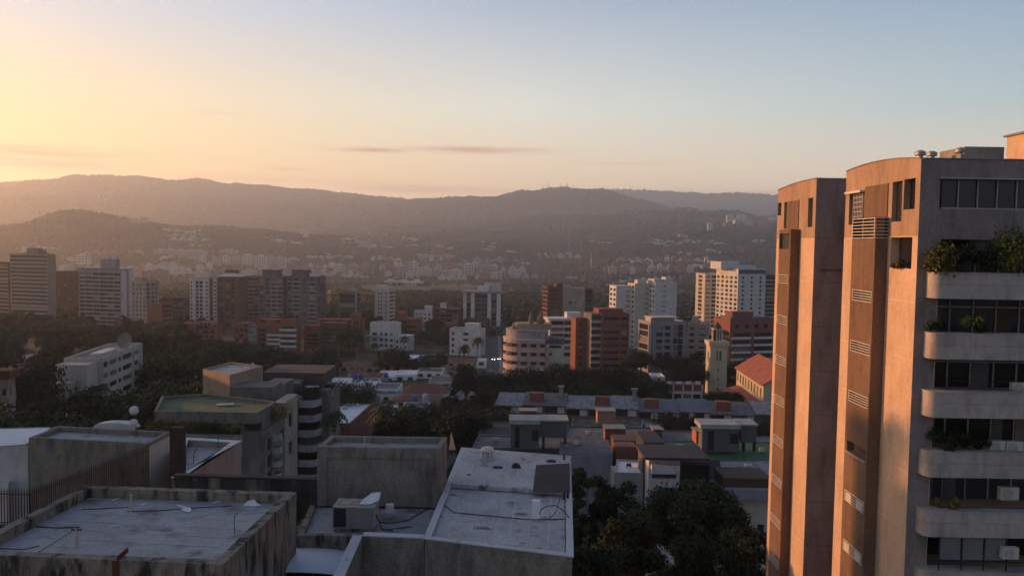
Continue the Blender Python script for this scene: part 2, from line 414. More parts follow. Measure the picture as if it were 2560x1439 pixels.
# ------------------------------------------------------------ far and middle towers
tower('apartment_tower', 'grey slab tower with light balcony bands, behind trees near the left edge of the skyline', 'building', 25,620,118,612,634,8,2.92, CONC, front=('rib',.4,.55,.9), right=('win',2,.12,.3), nf=17, pent=((.4,.72,.2,.7,4.4,CONC),(.72,.85,.2,.6,3.2,CONCD)), bands=((0,1,.95,.25,BEIGE),)).done()
tower('apartment_tower', 'dark brown banded tower cut by the left edge of the photo', 'building', -40,650,20,640,655,12,2.9, BRICKD, front=('rib',.4,.5,.6), nf=15, bands=((0,1,.8,.2,BEIGE),)).done()
tower('apartment_tower', 'plain dark brown tower left of the wide grey gridded block', 'building', 139,700,197,700,678,14,2.9, BRICKD, front=('win',4,.3,.3), nf=14).done()
h = tower('apartment_tower', 'wide grey gridded block with pale blue end wall and a tank room on top', 'building', 196,600,302,592,673,13,2.9, GREY, front=('rib',.3,.62,.8,6), right=None, nf=16, pent=((.47,.8,.2,.6,7.5,GREY),(.55,.66,.3,.5,9.5,WHITE),(.68,.8,.3,.5,9.9,WHITE)), top=2.4)
h.box('roof_slab', GREYD, -.5,-.6,h.H,h.W+.3,h.D,h.H+.5); h.box('end_wall', WHITE, h.W+.003,.4,4,h.W+.5,h.D*.42,h.H-.6); h.box('end_wall', WHITE, h.W+.003,h.D*.62,4,h.W+.5,h.D,h.H+.2); h.done()
tower('apartment_block', 'beige block with small dark windows right of the grey gridded block', 'building', 329,560,364,556,702,12,2.9, BEIGE, front=('win',4,.42,.45), right=('cols',((.1,.3),(.45,.65),(.75,.9)),.4), nf=13, pent=((.1,.6,.1,.5,2.5,BEIGE),(.5,.8,.6,.8,4.5,CREAM))).done()
tower('brick_building', 'small red brick block below the beige block at the left', 'building', 368,520,405,516,757,9,3, BRICK, right=('rib',.5,.5), nf=6).done()
tower('apartment_block', 'dark brown block with glazed bays left of the white tower', 'building', 405,600,472,600,742,12,3, BRICKD, front=('rib',.5,.5,.3,5), nf=8).done()
h = tower('apartment_tower', 'white tower with small square windows and a brick red strip on its right', 'building', 474,600,522,596,694,8,2.75, WHITE, front=('cols',((.04,.14),(.3,.46,.75,.8),(.5,.68,.75,.8),(.84,.94)),.4), right=None, nf=15, pent=((.35,.95,.2,.8,3.6,WHITE,1),), top=2.2)
h.block(h.W+.002,1.5,h.W+3.5,9,0,h.H-.6,BRICK); h.block(h.W+3.502,0,h.W+6.5,9,0,h.H-.3,WHITE,openings(('cols',((.2,.8),),.4),3,h.H-2,2.75,15)); h.box('roof_slab', GREY, -.6,-.6,h.H,h.W+7,9,h.H+.35); h.done()
h = tower('apartment_tower', 'brown brick tower with a low pyramid roof beside the white tower', 'building', 545,590,598,588,691,11,2.95, BRICKD, front=('cols',((.04,.24,.6,.8),(.36,.52),(.6,.78,.6,.8)),.45), right=('win',2,.3,.4), nf=15)
s = MB(); H_ = h.H; s.v = [(-.6,-.6,H_),(h.W+.6,-.6,H_),(h.W+.6,11.6,H_),(-.6,11.6,H_),(h.W*.35,4.5,H_+2.6),(h.W*.68,4.5,H_+2.6),(h.W*.68,7,H_+2.6),(h.W*.35,7,H_+2.6)]
s.f = [(0,1,5,4),(1,2,6,5),(2,3,7,6),(3,0,4,7),(4,5,6,7)]; s.build('pyramid_roof', WHITE, h.t); h.box('rooftop_room', BRICKD, h.W*.2,4,H_+1.5,h.W*.75,7.5,H_+4.6); h.done()
tower('apartment_tower', 'grey brown tower half hidden between the pyramid roofed tower and the dark grey pair', 'building', 604,620,650,620,690,12,2.95, CONCD, front=('rib',.4,.5,.5,3), nf=14, bands=((.35,.7,.8,.4,GREY),)).done()
tower('apartment_tower', 'left one of the dark slate grey tower pair, with a square tank room', 'building', 646,560,708,556,690,12,2.9, GREYD, front=('cols',((.05,.2),(.3,.42),(.55,.68),(.8,.95)),.45), nf=16, pent=((.1,.72,.2,.7,3.9,GREYD,1),), bands=((.5,.95,.8,.4,GREY),)).done()
tower('apartment_tower', 'right one of the dark slate grey tower pair, with stepped corner bays', 'building', 716,558,793,552,690,12,2.9, GREYD, front=('cols',((.06,.16),(.25,.4),(.55,.62),(.75,.92)),.45), right=('win',2,.5,.4), nf=16, pent=((.12,.6,.2,.7,3.9,GREYD,1),(.65,.95,.3,.6,2,WHITE)), bands=((.2,.45,.8,.4,GREY),(.72,.96,.8,.4,GREY))).done()
h = tower('office_building', 'dark glass office with pale balcony end wall next to the yellow crane', 'building', 846,560,890,558,731,9,3, GREYD, front=('rib',1.2,.9,.3), right=('rib',.3,.4,.8), nf=11)
h.box('end_wall', WHITE, h.W+.003,0,3,h.W+.3,.8,h.H); h.done()
tower('apartment_tower', 'slim beige tower with paired small windows standing alone before the park', 'building', 937,600,973,596,727,9,2.8, CREAM, front=('cols',((.22,.32),(.4,.5),(.72,.82)),.5), right=('rib',.6,.5,.5), nf=13, pent=((-.06,1.06,-.06,1.1,2.6,CREAM),(-.02,.6,.3,.9,4.2,CREAM)), top=.6, bands=((0,1,1.1,.5,CREAM,'r'),)).done()
# portal shaped office
h = tower('office_building', 'dark office with white vertical piers and flat roof slab, centre of the skyline', 'building', 1159,560,1252,556,733,11,3, GREYD, front=('cols',((.09,.2,.6,.3),(.33,.47,.55,.3),(.49,.64,.55,.3),(.78,.87,.6,.3)),.6), right=('rib',1,.5), nf=12, top=.8)
for a, b in ((0,.085),(.205,.30),(.65,.745),(.90,1.0)): h.box('pier', WHITE, h.W*a,-.6,8,h.W*b,-.003,h.H+.1)
h.box('roof_slab', GREY, -1,-1.4,h.H+.1,h.W+1,h.D,h.H+1.5); h.box('rooftop_room', WHITE, h.W*.36,2,h.H+1.5,h.W*.66,7,h.H+5); h.box('rooftop_room', CREAM, h.W*.5,7.2,h.H+1.5,h.W*.95,9,h.H+7)
h.box('lower_wing', BRICKD, h.W*.1,-9,0,h.W*.72,-.7,h.H*.45); h.done()
tower('house', 'small white terraced building with roof room behind the white flats', 'building', 1035,600,1079,596,776,9,3, WHITE, front=('win',4,.5,.4), nf=4, pent=((.55,.9,.2,.7,3.4,WHITE),)).done()
tower('apartment_block', 'dark brown block with a white tank tower, left of the white pier office', 'building', 1081,560,1149,556,770,12,3, BRICKD, front=('rib',.6,.55,.8,4), nf=6, pent=((.25,.42,.2,.6,2.6,WHITE,1),)).done()
tower('brick_building', 'red brick block with planted terraces right of the slim beige tower', 'building', 990,490,1046,488,795,10,3, BRICK, front=('rib',.8,.55,1.0,2), nf=5, pent=((.0,.38,.1,.7,3.6,BRICK),)).done()
h = tower('apartment_building', 'stepped white block with dark square windows below the slim beige tower', 'building', 925,450,984,446,806,10,3.05, WHITE, front=('cols',((.1,.3),(.42,.56),(.62,.75),(.85,.97)),.55), nf=5, top=5)
h.block(h.W+.003,2,h.W+7.4,11,0,h.H-7,WHITE,openings(('win',3,.5,.5),7.4,h.H-8.5,3.05,3)); h.box('terrace_roof', CREAM, -1,-1.6,h.H-7.6,h.W*.5,-.003,h.H-7.1); h.done()
h = tower('apartment_building', 'plain white block with a dark recess window and white tank box, above the tiled houses', 'building', 1124,430,1201,426,822,10,3.1, WHITE, front=('cols',((.44,.62,.45,.6),(.07,.15,.5)),.5), nf=5, pent=((.46,.92,.2,.6,3.0,WHITE),))
h.done()
tower('brick_building', 'small brick block behind the plain white block', 'building', 1112,452,1140,452,807,8,3, BRICK, front=('win',2,.4,.4), nf=3).done()
# twin brown towers
h = tower('apartment_tower', 'brown tower with stepped roof terraces behind the white office', 'building', 1369,572,1407,575,716,12,3, BRICKD, front=('cols',((.2,.75),),.2), left=('rib',.5,.5,.6), nf=13, pent=((.6,1,.1,.5,2.0,BRICKD),))
h.block(h.W+.002,-2,h.W+16,9,0,h.H-.9,BEIGE,[(4,h.H-12,6.3,h.H-10.2),(7.5,h.H-12,9.8,h.H-10.2)]); h.block(h.W+16.003,0,h.W+22.5,9,0,h.H-1.5,BRICKD,openings(('rib',.6,.5),6.5,h.H-3,3,12)); h.box('rooftop_room', BEIGE, h.W+1,0,h.H-.9,h.W+7,6,h.H+.9); h.done()
# white office with slab roof
h = tower('office_building', 'white framed office with a flat overhanging roof, left of the brick tower', 'building', 1374,397,1447,399,800,10,3.05, WHITE, front=('rib',.8,.62,1.0,2), nf=9, top=.4, pent=((.62,1.1,.2,.8,3.6,WHITE),))
h.box('roof_slab', WHITE, -1.2,-1.6,h.H+.01,h.W+6.4,h.D,h.H+.9); h.box('pier', WHITE, h.W*1.0,-1.3,0,h.W+1.2,-.003,h.H); h.done()
# brick tower
h = tower('brick_building', 'tall red brick tower with dark ribbon windows and planted balconies on the left', 'building', 1505,357,1573,360,783,12,2.95, BRICK, front=('cols',((.08,.66,.45,.5),(.72,.96,.45,.5)),.45), nf=12, top=1.0, pent=((-.05,.85,.2,.8,1.8,BRICK),))
h.block(-4.4,1.0,-.003,12,0,h.H-.2,CONCD,openings(('rib',.2,.6,1.2),4.4,h.H-1,2.95,12)); h.block(-9.5,7,-4.403,14,0,h.H-2.5,BRICK,openings(('cols',((.3,.6),),.5),5.1,h.H-4,2.95,11))
for k in range(11): h.box('balcony', BEIGE, -4.5,.1,h.H-1-2.95*(k+1)-.2,-.1,.9,h.H-1-2.95*(k+1)+.7)
h.done()
# three white slabs with lit sides
h = tower('apartment_tower', 'pale stepped tower of three slabs with sunlit orange left edges', 'building', 1638,478,1693,482,704,11,2.95, WHITE, front=('cols',((.36,.5,.18),),.2), left=('win',3,.6,.5), nf=16, pent=((.0,.45,.1,.8,1.4,CREAM),(.55,.85,.2,.7,2.6,WHITE)))
h.block(-9.5,7,-.003,17,0,h.H-1.4,CREAM,openings(('cols',((.7,.95,.16),),.2),9.5,h.H-3,2.95,16),left=openings(('win',2,.6,.5),10,h.H-2,2.95,16))
h.block(-18.5,13.5,-9.503,23.5,0,h.H-3.0,WHITE,openings(('cols',((.7,.95,.16),),.2),9,h.H-5,2.95,16),left=openings(('win',2,.6,.5),10,h.H-4,2.95,16)); h.box('rooftop_room', WHITE, -8,7,h.H-1.4,-2,11,h.H+.8); h.done()
# grey office
h = tower('office_building', 'grey concrete office with two columns of square windows, right of the brick tower', 'building', 1627,368,1717,373,803,13,2.98, GREY, front=('cols',((.0,.05,.9,.4),(.16,.34,.58,.4),(.4,.56,.58,.4),(.64,.74,.9,.4),(.76,.9,.9,.3)),.55), left=('rib',1,.8,.3), nf=10, top=1.6, pent=((.05,.7,.15,.6,1.6,CREAM),))
h.box('roof_slab', CREAM, h.W*.02,-.8,h.H+1.6,h.W*.75,8,h.H+2.0); h.box('pier', CREAM, -1.2,-.5,0,.2,-.003,h.H-1); h.done()
tower('apartment_block', 'low beige block wedged between the grey office and the bell tower', 'building', 1719,395,1768,392,808,12,3, CONC, front=('cols',((.1,.35,.5),(.6,.9,.3)),.5), nf=8, pent=((.2,.5,.1,.5,3.2,BEIGE),)).done()
# right hand tall complex
h = tower('apartment_tower', 'tall pale tower with sunlit gridded left side and square windows, right of the skyline', 'building', 1846,556,1915,565,672,24,2.98, WHITE, front=('cols',((.14,.22),(.46,.54),(.78,.86)),.35), left=('win',5,.6,.62), nf=17, top=4.6, pent=((.0,.85,.25,.7,2.4,WHITE),(-.3,.35,.4,.9,4.6,WHITE),(.4,.95,.5,.8,4.8,GREY)))
h.box('roof_band', GREYD, .3,-.25,h.H-3.2,h.W-.3,-.003,h.H-.6)
h.done()
tower('apartment_tower', 'narrow tower with a sunlit left edge and dark balconies beside the tall pale tower', 'building', 1763,598,1797,602,683,12,2.98, CREAM, front=('cols',((.1,.4,.3),(.5,1,.55,.6)),.4), left=('cols',((.3,.7,.7),),.5), nf=17).done()
tower('apartment_tower', 'brown banded tower just showing right of the tall pale tower', 'building', 1912,600,1960,598,687,10,2.98, BRICKD, front=('rib',.4,.5,.6), nf=16, bands=((0,1,.8,.3,BEIGE),)).done()
# brick block with round windows
h = tower('apartment_building', 'brick block with white bands and round windows under its eaves, behind the church', 'building', 1826,336,1935,342,797,13,2.95, BRICK, front=('cols',((.08,.46,.55,.6),(.54,.97,.55,.6)),.5), left=('rib',.5,.5,.8), nf=9, top=5.2, pent=((.12,.6,.2,.6,2.8,BRICK),(.05,.95,.1,.7,.6,GREYD)))
for k in range(4):
    mb = MB(); c = Vector((h.W*(.16+.22*k), -.03, h.H-3.0)); mb.v = [(c.x+1.0*math.cos(a*math.pi/10), c.y, c.z+1.0*math.sin(a*math.pi/10)) for a in range(20)]; mb.f = [tuple(range(20))]; mb.build('round_window', glass('window glass'), h.t)
for k in range(8): h.box('balcony', WHITE, .6,-.5,h.H-5.2-2.95*(k+1)-.1,h.W,-.003,h.H-5.2-2.95*(k+1)+.75)
h.box('pier', BRICK, h.W*.47,-.7,0,h.W*.53,-.503,h.H-4.4); h.done()
# ------------------------------------------------------------ leaves
def leaf_mat(name, a, b, c):
    m = bpy.data.materials.new(name); m.use_nodes = True; nt = m.node_tree; N = nt.nodes; L = nt.links
    p = N['Principled BSDF']; p.inputs['Roughness'].default_value = .75; p.inputs['Specular IOR Level'].default_value = .2
    g = N.new('ShaderNodeNewGeometry'); r = N.new('ShaderNodeValToRGB'); e = r.color_ramp.elements
    e[0].color = a+(1,); e[1].color = c+(1,); q = e.new(.55); q.color = b+(1,); L.new(g.outputs['Random Per Island'], r.inputs[0])
    oi = N.new('ShaderNodeObjectInfo'); hv = N.new('ShaderNodeHueSaturation'); mr = N.new('ShaderNodeMapRange'); L.new(oi.outputs['Random'], mr.inputs[0]); mr.inputs[3].default_value = .6; mr.inputs[4].default_value = 1.35
    L.new(mr.outputs[0], hv.inputs['Value']); L.new(r.outputs[0], hv.inputs['Color']); L.new(hv.outputs[0], p.inputs['Base Color'])
    return m
LEAF = leaf_mat('foliage', (.014,.024,.010), (.026,.042,.016), (.05,.068,.026))
LEAFD = leaf_mat('dark foliage', (.009,.015,.008), (.017,.027,.012), (.032,.044,.018))
LEAFY = leaf_mat('yellow green foliage', (.05,.055,.015), (.11,.115,.03), (.24,.2,.05))
BARK = mat('bark', (.07,.055,.045), .95, .2, 3)
def leaf_arrays(rng, centers, radii, n, size, flat=.75, shell=.55, droop=0):
    """n small leaf quads spread through the outer part of several clumps"""
    centers = np.array(centers, float); radii = np.array(radii, float)
    w = radii**2; w /= w.sum(); k = rng.choice(len(centers), n, p=w)
    d = rng.normal(size=(n, 3)); d /= np.linalg.norm(d, axis=1)[:, None]
    rr = radii[k]*(shell+(1-shell)*rng.random(n)**.5)*(1+.12*rng.normal(size=n))
    P = centers[k]+d*rr[:, None]*np.array([1, 1, flat])
    nn = d+rng.normal(size=(n, 3))*.55; nn /= np.linalg.norm(nn, axis=1)[:, None]
    a = np.cross(nn, rng.normal(size=(n, 3))); a /= np.linalg.norm(a, axis=1)[:, None]; b = np.cross(nn, a)
    s = size*(.6+.8*rng.random(n))[:, None]
    V = np.stack([P-a*s-b*s*.3, P-b*s*.75, P+a*s+b*s*.1, P+b*s*.8], axis=1)
    return V.reshape(-1, 3)
def quads_mesh(name, V, m):
    n = len(V)//4; me = bpy.data.meshes.new(name); me.vertices.add(len(V)); me.vertices.foreach_set('co', V.astype(np.float32).ravel())
    me.loops.add(4*n); me.loops.foreach_set('vertex_index', np.arange(4*n, dtype=np.int32)); me.polygons.add(n)
    me.polygons.foreach_set('loop_start', np.arange(0, 4*n, 4, dtype=np.int32)); me.polygons.foreach_set('loop_total', np.full(n, 4, dtype=np.int32))
    me.update(); me.validate(); me.materials.append(m); return me
def obj(name, me, parent=None, loc=None):
    o = bpy.data.objects.new(name, me); COL.objects.link(o); o.parent = parent
    if loc: o.location = loc
    return o
RNG = np.random.default_rng(5)
def crown_centers(rng, rad, h, n):
    C = []; Rr = []
    for i in range(n):
        t = rng.random(); a = rng.random()*6.283; q = rad*math.sqrt(rng.random())*.78
        C.append((q*math.cos(a), q*math.sin(a), h*(.15+.85*t)*(1-.45*(q/rad)**2))); Rr.append(rad*(.24+.2*rng.random()))
    return C, Rr
def tree_proto(seed, rad, ch, trunk, nclump, nleaf, size, m):
    rng = np.random.default_rng(seed); C, Rr = crown_centers(rng, rad, ch, nclump)
    C = [(x, y, z+trunk) for x, y, z in C]
    cm = quads_mesh('crown', leaf_arrays(rng, C, Rr, nleaf, size), m)
    t = MB(); r0 = rad*.07+.08
    t.tube([(0,0,-1.5),(0,0,trunk*.6),(rad*.05,0,trunk+ch*.2)], r0, 7, r2=r0*.6)
    for c in C[:6]: t.tube([(0,0,trunk*.7),(c[0]*.4,c[1]*.4,trunk+ch*.2),(c[0],c[1],c[2])], r0*.45, 5, r2=r0*.12)
    me = bpy.data.meshes.new('trunk'); me.from_pydata(t.v, [], t.f); me.materials.append(BARK)
    return cm, me
PROTO = [tree_proto(11, 5, 5, 3.5, 18, 2600, .36, LEAFD), tree_proto(12, 6.5, 5.5, 4, 24, 3400, .38, LEAF), tree_proto(13, 4, 6, 3, 16, 2200, .33, LEAF),
         tree_proto(14, 7.5, 5, 5, 30, 4200, .38, LEAFD), tree_proto(15, 5.5, 7.5, 4, 26, 3200, .38, LEAFD)]
def tree(x, y, k, s, label, group=None, z=None, name='tree', sz=None, P=None):
    t = thing(name, label, 'tree', (x, y, ground(x, y) if z is None else z), random.random()*6.28, group)
    t.scale = (s, s, sz or s)
    P = P or PROTO; obj('crown', P[k][0], t); obj('trunk', P[k][1], t); return t
def bush(label, x, y, z, w, d, h, n, size, m, group=None, cat='plant', name='shrub', seed=1, wisps=0):
    rng = np.random.default_rng(seed); C = []; Rr = []
    for i in range(max(4, int(w*4))):
        C.append(((rng.random()-.5)*w, (rng.random()-.5)*d, h*(.25+.5*rng.random()))); Rr.append(h*(.22+.2*rng.random()))
    V = leaf_arrays(rng, C, Rr, n, size, .9, .3)
    t = thing(name, label, cat, (x, y, z), 0, group); obj('leaves', quads_mesh('leaves', V, m), t)
    s = MB()
    for c in C[::2]: s.tube([(c[0]*.5, c[1]*.5, -.05), (c[0]*.8, c[1], c[2]*.6), c], .02, 5, r2=.008)
    for i in range(wisps):
        a = (rng.random()-.5)*w; s.tube([(a, 0, 0), (a+rng.normal()*.1, 0, h*.8), (a+rng.normal()*.25, rng.normal()*.1, h*(1.1+.4*rng.random()))], .012, 4, r2=.005)
    s.build('stems', BARK, t); return t
# ------------------------------------------------------------ the two sunlit towers at the right
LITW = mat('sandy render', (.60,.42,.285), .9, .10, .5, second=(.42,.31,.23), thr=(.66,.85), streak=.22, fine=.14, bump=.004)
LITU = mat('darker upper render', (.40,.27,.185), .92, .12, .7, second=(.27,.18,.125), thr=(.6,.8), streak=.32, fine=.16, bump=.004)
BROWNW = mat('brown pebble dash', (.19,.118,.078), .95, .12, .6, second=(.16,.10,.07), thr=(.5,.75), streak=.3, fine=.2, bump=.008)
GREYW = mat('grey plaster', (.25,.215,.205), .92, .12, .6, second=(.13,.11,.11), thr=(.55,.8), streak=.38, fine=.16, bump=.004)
PARA = mat('balcony render', (.42,.37,.33), .9, .12, .9, second=(.24,.21,.19), thr=(.60,.8), streak=.32, fine=.14)
RAIL = mat('white rail paint', (.62,.56,.50), .6, .05)
DARKM = mat('dark steel', (.03,.028,.03), .5, .1)
def PXX(px, py, X):
    d = ray(px, py); t = X/d.x; return t*d.y, CZ+t*d.z
def railing(parent, x, y0, y1, z0, h, n=5, m=None, side=True):
    """bars on a wall facing -x between y0 and y1"""
    s = MB(); m = m or RAIL
    for i in range(n): s.box(x-.03, y0, z0+h*i/(n-1)-.02, x, y1, z0+h*i/(n-1)+.02)
    k = max(2, int((y1-y0)/1.4)+1)
    for i in range(k): yy = y0+(y1-y0-.04)*i/(k-1); s.box(x-.035, yy, z0, x-.031, yy+.04, z0+h)
    return s.build('railing', m, parent)
def lit_tower(label, X, Y0, D, Wd, ytopn, shaft, prot, wins, panel, shafttop, rails, arch, ledges):
    z0 = ground(X, Y0)-1.5; t = House('apartment_tower', label, 'building', (X, Y0), 0, z0)
    H = W(1280+FPX*X/Y0, ytopn, Y0).z-z0
    def rect(b, XX=X):
        (ya, za) = PXX(b[0], b[1], XX); (yb, zb) = PXX(b[2], b[3], XX)
        return ya-Y0, yb-Y0, za-z0, zb-z0      # far y, near y, top z, bottom z
    ops = []
    for b in wins:
        yf, yn, zt, zb = rect(b); _, _, zt2, _ = rect((b[2], b[1], b[2], b[3])); zz = (zt+zt2)/2
        ops.append((D-yf, zb, D-yn, zz, b[4]))
    return t, H, ops, rect
def rails_on(t, X, ya, yb, zs, h, big=()):
    pass
def tower_a():
    X, Y0, D, Wd = 20.7, 42.2, 9.4, 8.9
    t, H, ops, rect = lit_tower('nearest tall tower at the right, sunlit sandy side with brown shaft and planted balconies', X, Y0, D, Wd, 397, None, .7,
        [(2232,454,2253,553,.25), (2261,447,2286,522,.35), (2227,593,2278,672,.5), (2124,480,2158,560,.3), (2109,594,2124,655,.12)], None, 561, None, None, None)
    z0 = t.z0
    fops = []
    def fz(px, py, Y=Y0): return W(px, py, Y).z-z0
    def fx(px, py, Y=Y0): return W(px, py, Y).x-X
    xs = fx(2350, 480); fops.append((xs, fz(2350,521), Wd-.2, fz(2350,447), .3))
    tops = [680, 832, 978, 1128, 1277, 1427]; zt = [fz(2340, y, 41.3) for y in tops]; zb = [fz(2340, y+66, 41.3) for y in tops]
    xl = fx(2338, 900)
    for i in range(6):
        top = (fz(2340, 597) if i == 0 else zb[i-1]); fops.append((xl, zt[i]-.25, Wd-.2, top, 2.2))
    k = 6
    while zt[-1]-3.0*(k-5) > 3: k += 1
    zj = PXX(2250, 590, X)[1]-z0; LG = glass('loggia glass', (.012,.013,.016), .15)
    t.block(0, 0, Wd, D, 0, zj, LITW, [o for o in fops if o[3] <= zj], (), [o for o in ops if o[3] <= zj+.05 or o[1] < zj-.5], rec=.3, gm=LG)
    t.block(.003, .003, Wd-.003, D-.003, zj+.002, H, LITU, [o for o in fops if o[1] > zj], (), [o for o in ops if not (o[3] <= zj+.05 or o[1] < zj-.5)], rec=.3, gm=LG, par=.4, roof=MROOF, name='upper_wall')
    # the front face carries a greyer skin
    face = MB(); 
    # arched top of the sunlit parapet
    s = MB(); n = 10; T = [(i/n) for i in range(n+1)]
    for a, b in zip(T[:-1], T[1:]):
        za, zb2 = [H+.02+.34*(1-(2*q-1.15)**2*.75) for q in (a, b)]
        s.prism([(0, D*a), (.3, D*a), (.3, D*b), (0, D*b)], H+.003, [za, za, zb2, zb2])
    s.build('parapet', LITU, t.t)
    s = MB()
    for a, b in zip(T[:-1], T[1:]):
        za, zb2 = [H+.025+.34*(1-(2*q-1.15)**2*.75) for q in (a, b)]
        s.prism([(-.06, D*a), (.36, D*a), (.36, D*b), (-.06, D*b)], [za, za, zb2, zb2], [za+.05, za+.05, zb2+.05, zb2+.05])
    s.box(.361, -.05, H+.003, Wd, .25, H+.07); s.build('coping', mat('grey coping', (.2,.19,.19), .8), t.t)
    # brown shaft
    ya, yb = 3.35, 6.45; zs = rect((2150,561,2152,561), X-.7)[2]
    spans = []; zc = PXX(2150, 752, X-.7)[1]-z0
    rs = MB(); sops = [(0.05, zc+3.55, yb-ya-.02, zc+4.75, .5)]; k = 0; RZ = []
    while zc > 2:
        sops.append((.35, zc, yb-ya-.15, zc+.62, .35)); RZ.append(zc); zc -= 2.97; k += 1
    t.block(-.7, ya, -.003, yb, 0, zs, BROWNW, [(.05, RZ[0]+3.55, .65, RZ[0]+4.75, .4)], (), sops, gm=glass('shaft glass', (.02,.018,.018), .3), name='shaft')
    for i, z in enumerate(RZ):
        if i == 3:
            t.box('ledge', PARA, -.82, ya+.1, z-.08, -.703, yb-.2, z+.0); continue
        railing(t.t, -.70, ya+.15, yb-.35, z+.02, .58, 5)
    railing(t.t, -.72, ya+.02, yb-.05, RZ[0]+3.6, 1.1, 7)
    s = MB()
    for i in range(7): s.box(-.69, ya-.035, RZ[0]+3.6+1.1*i/6-.02, -.02, ya-.003, RZ[0]+3.6+1.1*i/6+.02)
    s.build('railing', RAIL, t.t)
    s = MB()
    for zz in (RZ[4]+.02, RZ[5]+.02):
        s.box(-.715, ya+.4, zz, -.705, ya+1.15, zz+.5); s.box(-.715, yb-1.2, zz, -.705, yb-.45, zz+.5)
    s.build('glazed_panel', mat('pale panel', (.5,.48,.46), .5), t.t)
    pf = rect((2165,455,2165,560)); pn = rect((2222,458,2222,560))
    t.box('brown_panel', BROWNW, -.05, pn[0], zs+.05, -.003, pf[0], pn[2])
    # grille and awning at the upper window
    g = rect((2138,486,2158,555)); s = MB()
    for i in range(7): s.box(-.10, g[1]+(g[0]-g[1])*i/6-.015, g[3]+.05, -.07, g[1]+(g[0]-g[1])*i/6+.015, g[2])
    for i in range(6): s.box(-.10, g[1], g[3]+.05+(g[2]-g[3])*i/6, -.07, g[0], g[3]+.08+(g[2]-g[3])*i/6)
    s.build('window_grille', RAIL, t.t)
    t.box('awning', RAIL, -.3, g[1]-.1, g[2]+.05, -.003, g[0]+.9, g[2]+.18)
    # grooves in the render
    s = MB()
    for i in range(0, 9): z = RZ[0]+.25-2.97*i; s.box(-.012, .02, z, -.003, ya-.02, z+.03); s.box(-.012, yb+.02, z, -.003, D-.02, z+.03)
    s.build('joint', mat('pale joint', (.66,.5,.38), .9), t.t)
    # front: mullions, grey skin, balconies
    w0, w1 = fz(2350,521), fz(2350,447); s = MB()
    x = xs+.02
    while x < Wd-.5: s.box(x, .2, w0+.02, x+.05, .26, w1); x += 1.0
    s.box(xs, .1, w0, Wd-.2, .19, w0+.06); s.box(xs-.08, -.12, w1, Wd, -.003, w1+.08)
    s.build('window_frame', mat('aluminium', (.34,.34,.35), .45, metal=.3), t.t)
    xcol = fx(2337, 900)
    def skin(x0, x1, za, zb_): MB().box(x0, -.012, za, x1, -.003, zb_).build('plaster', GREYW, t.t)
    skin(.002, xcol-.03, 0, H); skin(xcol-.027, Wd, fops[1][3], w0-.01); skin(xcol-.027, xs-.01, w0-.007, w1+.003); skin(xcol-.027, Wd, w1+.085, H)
    BALS = []
    for i in range(len(zt)+3):
        top = zt[0]-2.99*i if i >= len(zt) else zt[i]; h1 = 1.32
        x0 = fx(2337, 680, 41.3); r = .42
        arc = [(x0+r-r*math.cos(a*math.pi/16), -.95+r-r*math.sin(a*math.pi/16)) for a in range(0, 9)]
        P = [(x0, .0-.02)]+arc+[(Wd, -.95), (Wd, -.02)]
        s = MB(); s.prism(P, top-h1, top-h1*.47); Q = [(x0+.02, -.03)]+[(a+.015*(1 if a < x0+.3 else 0), b+.02) for a, b in arc]+[(Wd, -.93), (Wd, -.03)]
        s.prism(Q, top-h1*.47+.002, top-h1*.47+.028); s.prism(P, top-h1*.47+.03, top-.06)
        s.prism([(x0-.03, -.02)]+[(a-.02, b-.03) for a, b in arc]+[(Wd, -.98), (Wd, -.02)], top-.058, top)
        s.build('balcony', PARA, t.t, smooth=False); BALS.append(top)
    for i in range(5):      # doors and curtains at the back of the loggias
        z = BALS[i]-1.3; top_ = z+2.75; s = MB(); rr_ = random.Random(i)
        for q in range(6): x = xcol+.5+1.25*q; s.box(x, 2.1, z+1.0, x+.07, 2.17, top_)
        s.box(xcol+.4, 2.1, top_-.35, Wd-.3, 2.17, top_-.28); s.build('door_frame', MATS.get('aluminium') or mat('aluminium', (.34,.34,.35), .45), t.t)
        for q in range(5):
            if rr_.random() < .55: x = xcol+.6+1.25*q; t.box('curtain', mat(['beige curtain','grey curtain','brown curtain'][rr_.randrange(3)], [(.22,.19,.15),(.12,.12,.13),(.09,.06,.045)][rr_.randrange(3)], .9), x, 2.08, z+1.0, x+1.0*rr_.uniform(.4, 1), 2.095, top_-.36)
        if i in (2, 4): MB().box(xcol+.3, -.3, BALS[i]+.02, Wd-.3, -.27, BALS[i]+.05).box(xcol+.3, -.3, BALS[i]+.45, Wd-.3, -.27, BALS[i]+.48).build('balcony_rail', DARKM, t.t)
    # glazed balcony at the bottom of the picture
    zz = BALS[5]; s = MB(); gl = MB(); y = -.75
    zb5 = BALS[4]-1.32
    for i in range(5): s.box(xcol+.25+1.15*i, y, zz+.02, xcol+.3+1.15*i, y+.06, zb5)
    s.box(xcol, y-.02, zz+.45, Wd-2, y+.05, zz+.5); s.box(xcol, y-.02, zb5-.08, Wd, y+.05, zb5-.003)
    s.build('window_frame', DARKM, t.t)
    for i in range(3): gl.box(xcol+.34+1.15*i, y+.07, zz+.55, xcol+1.38+1.15*i, y+.1, zb5-.1)
    gl.build('window_blind', mat('grey blind', (.17,.18,.19), .6), t.t)
    # rooftop
    zr = H-.38
    t.box('linking_core', GREYD, 1.5, D+.003, 0, Wd, D+3.3, H-2)  # unseen dark block added in the gap to cut bounce onto tower B
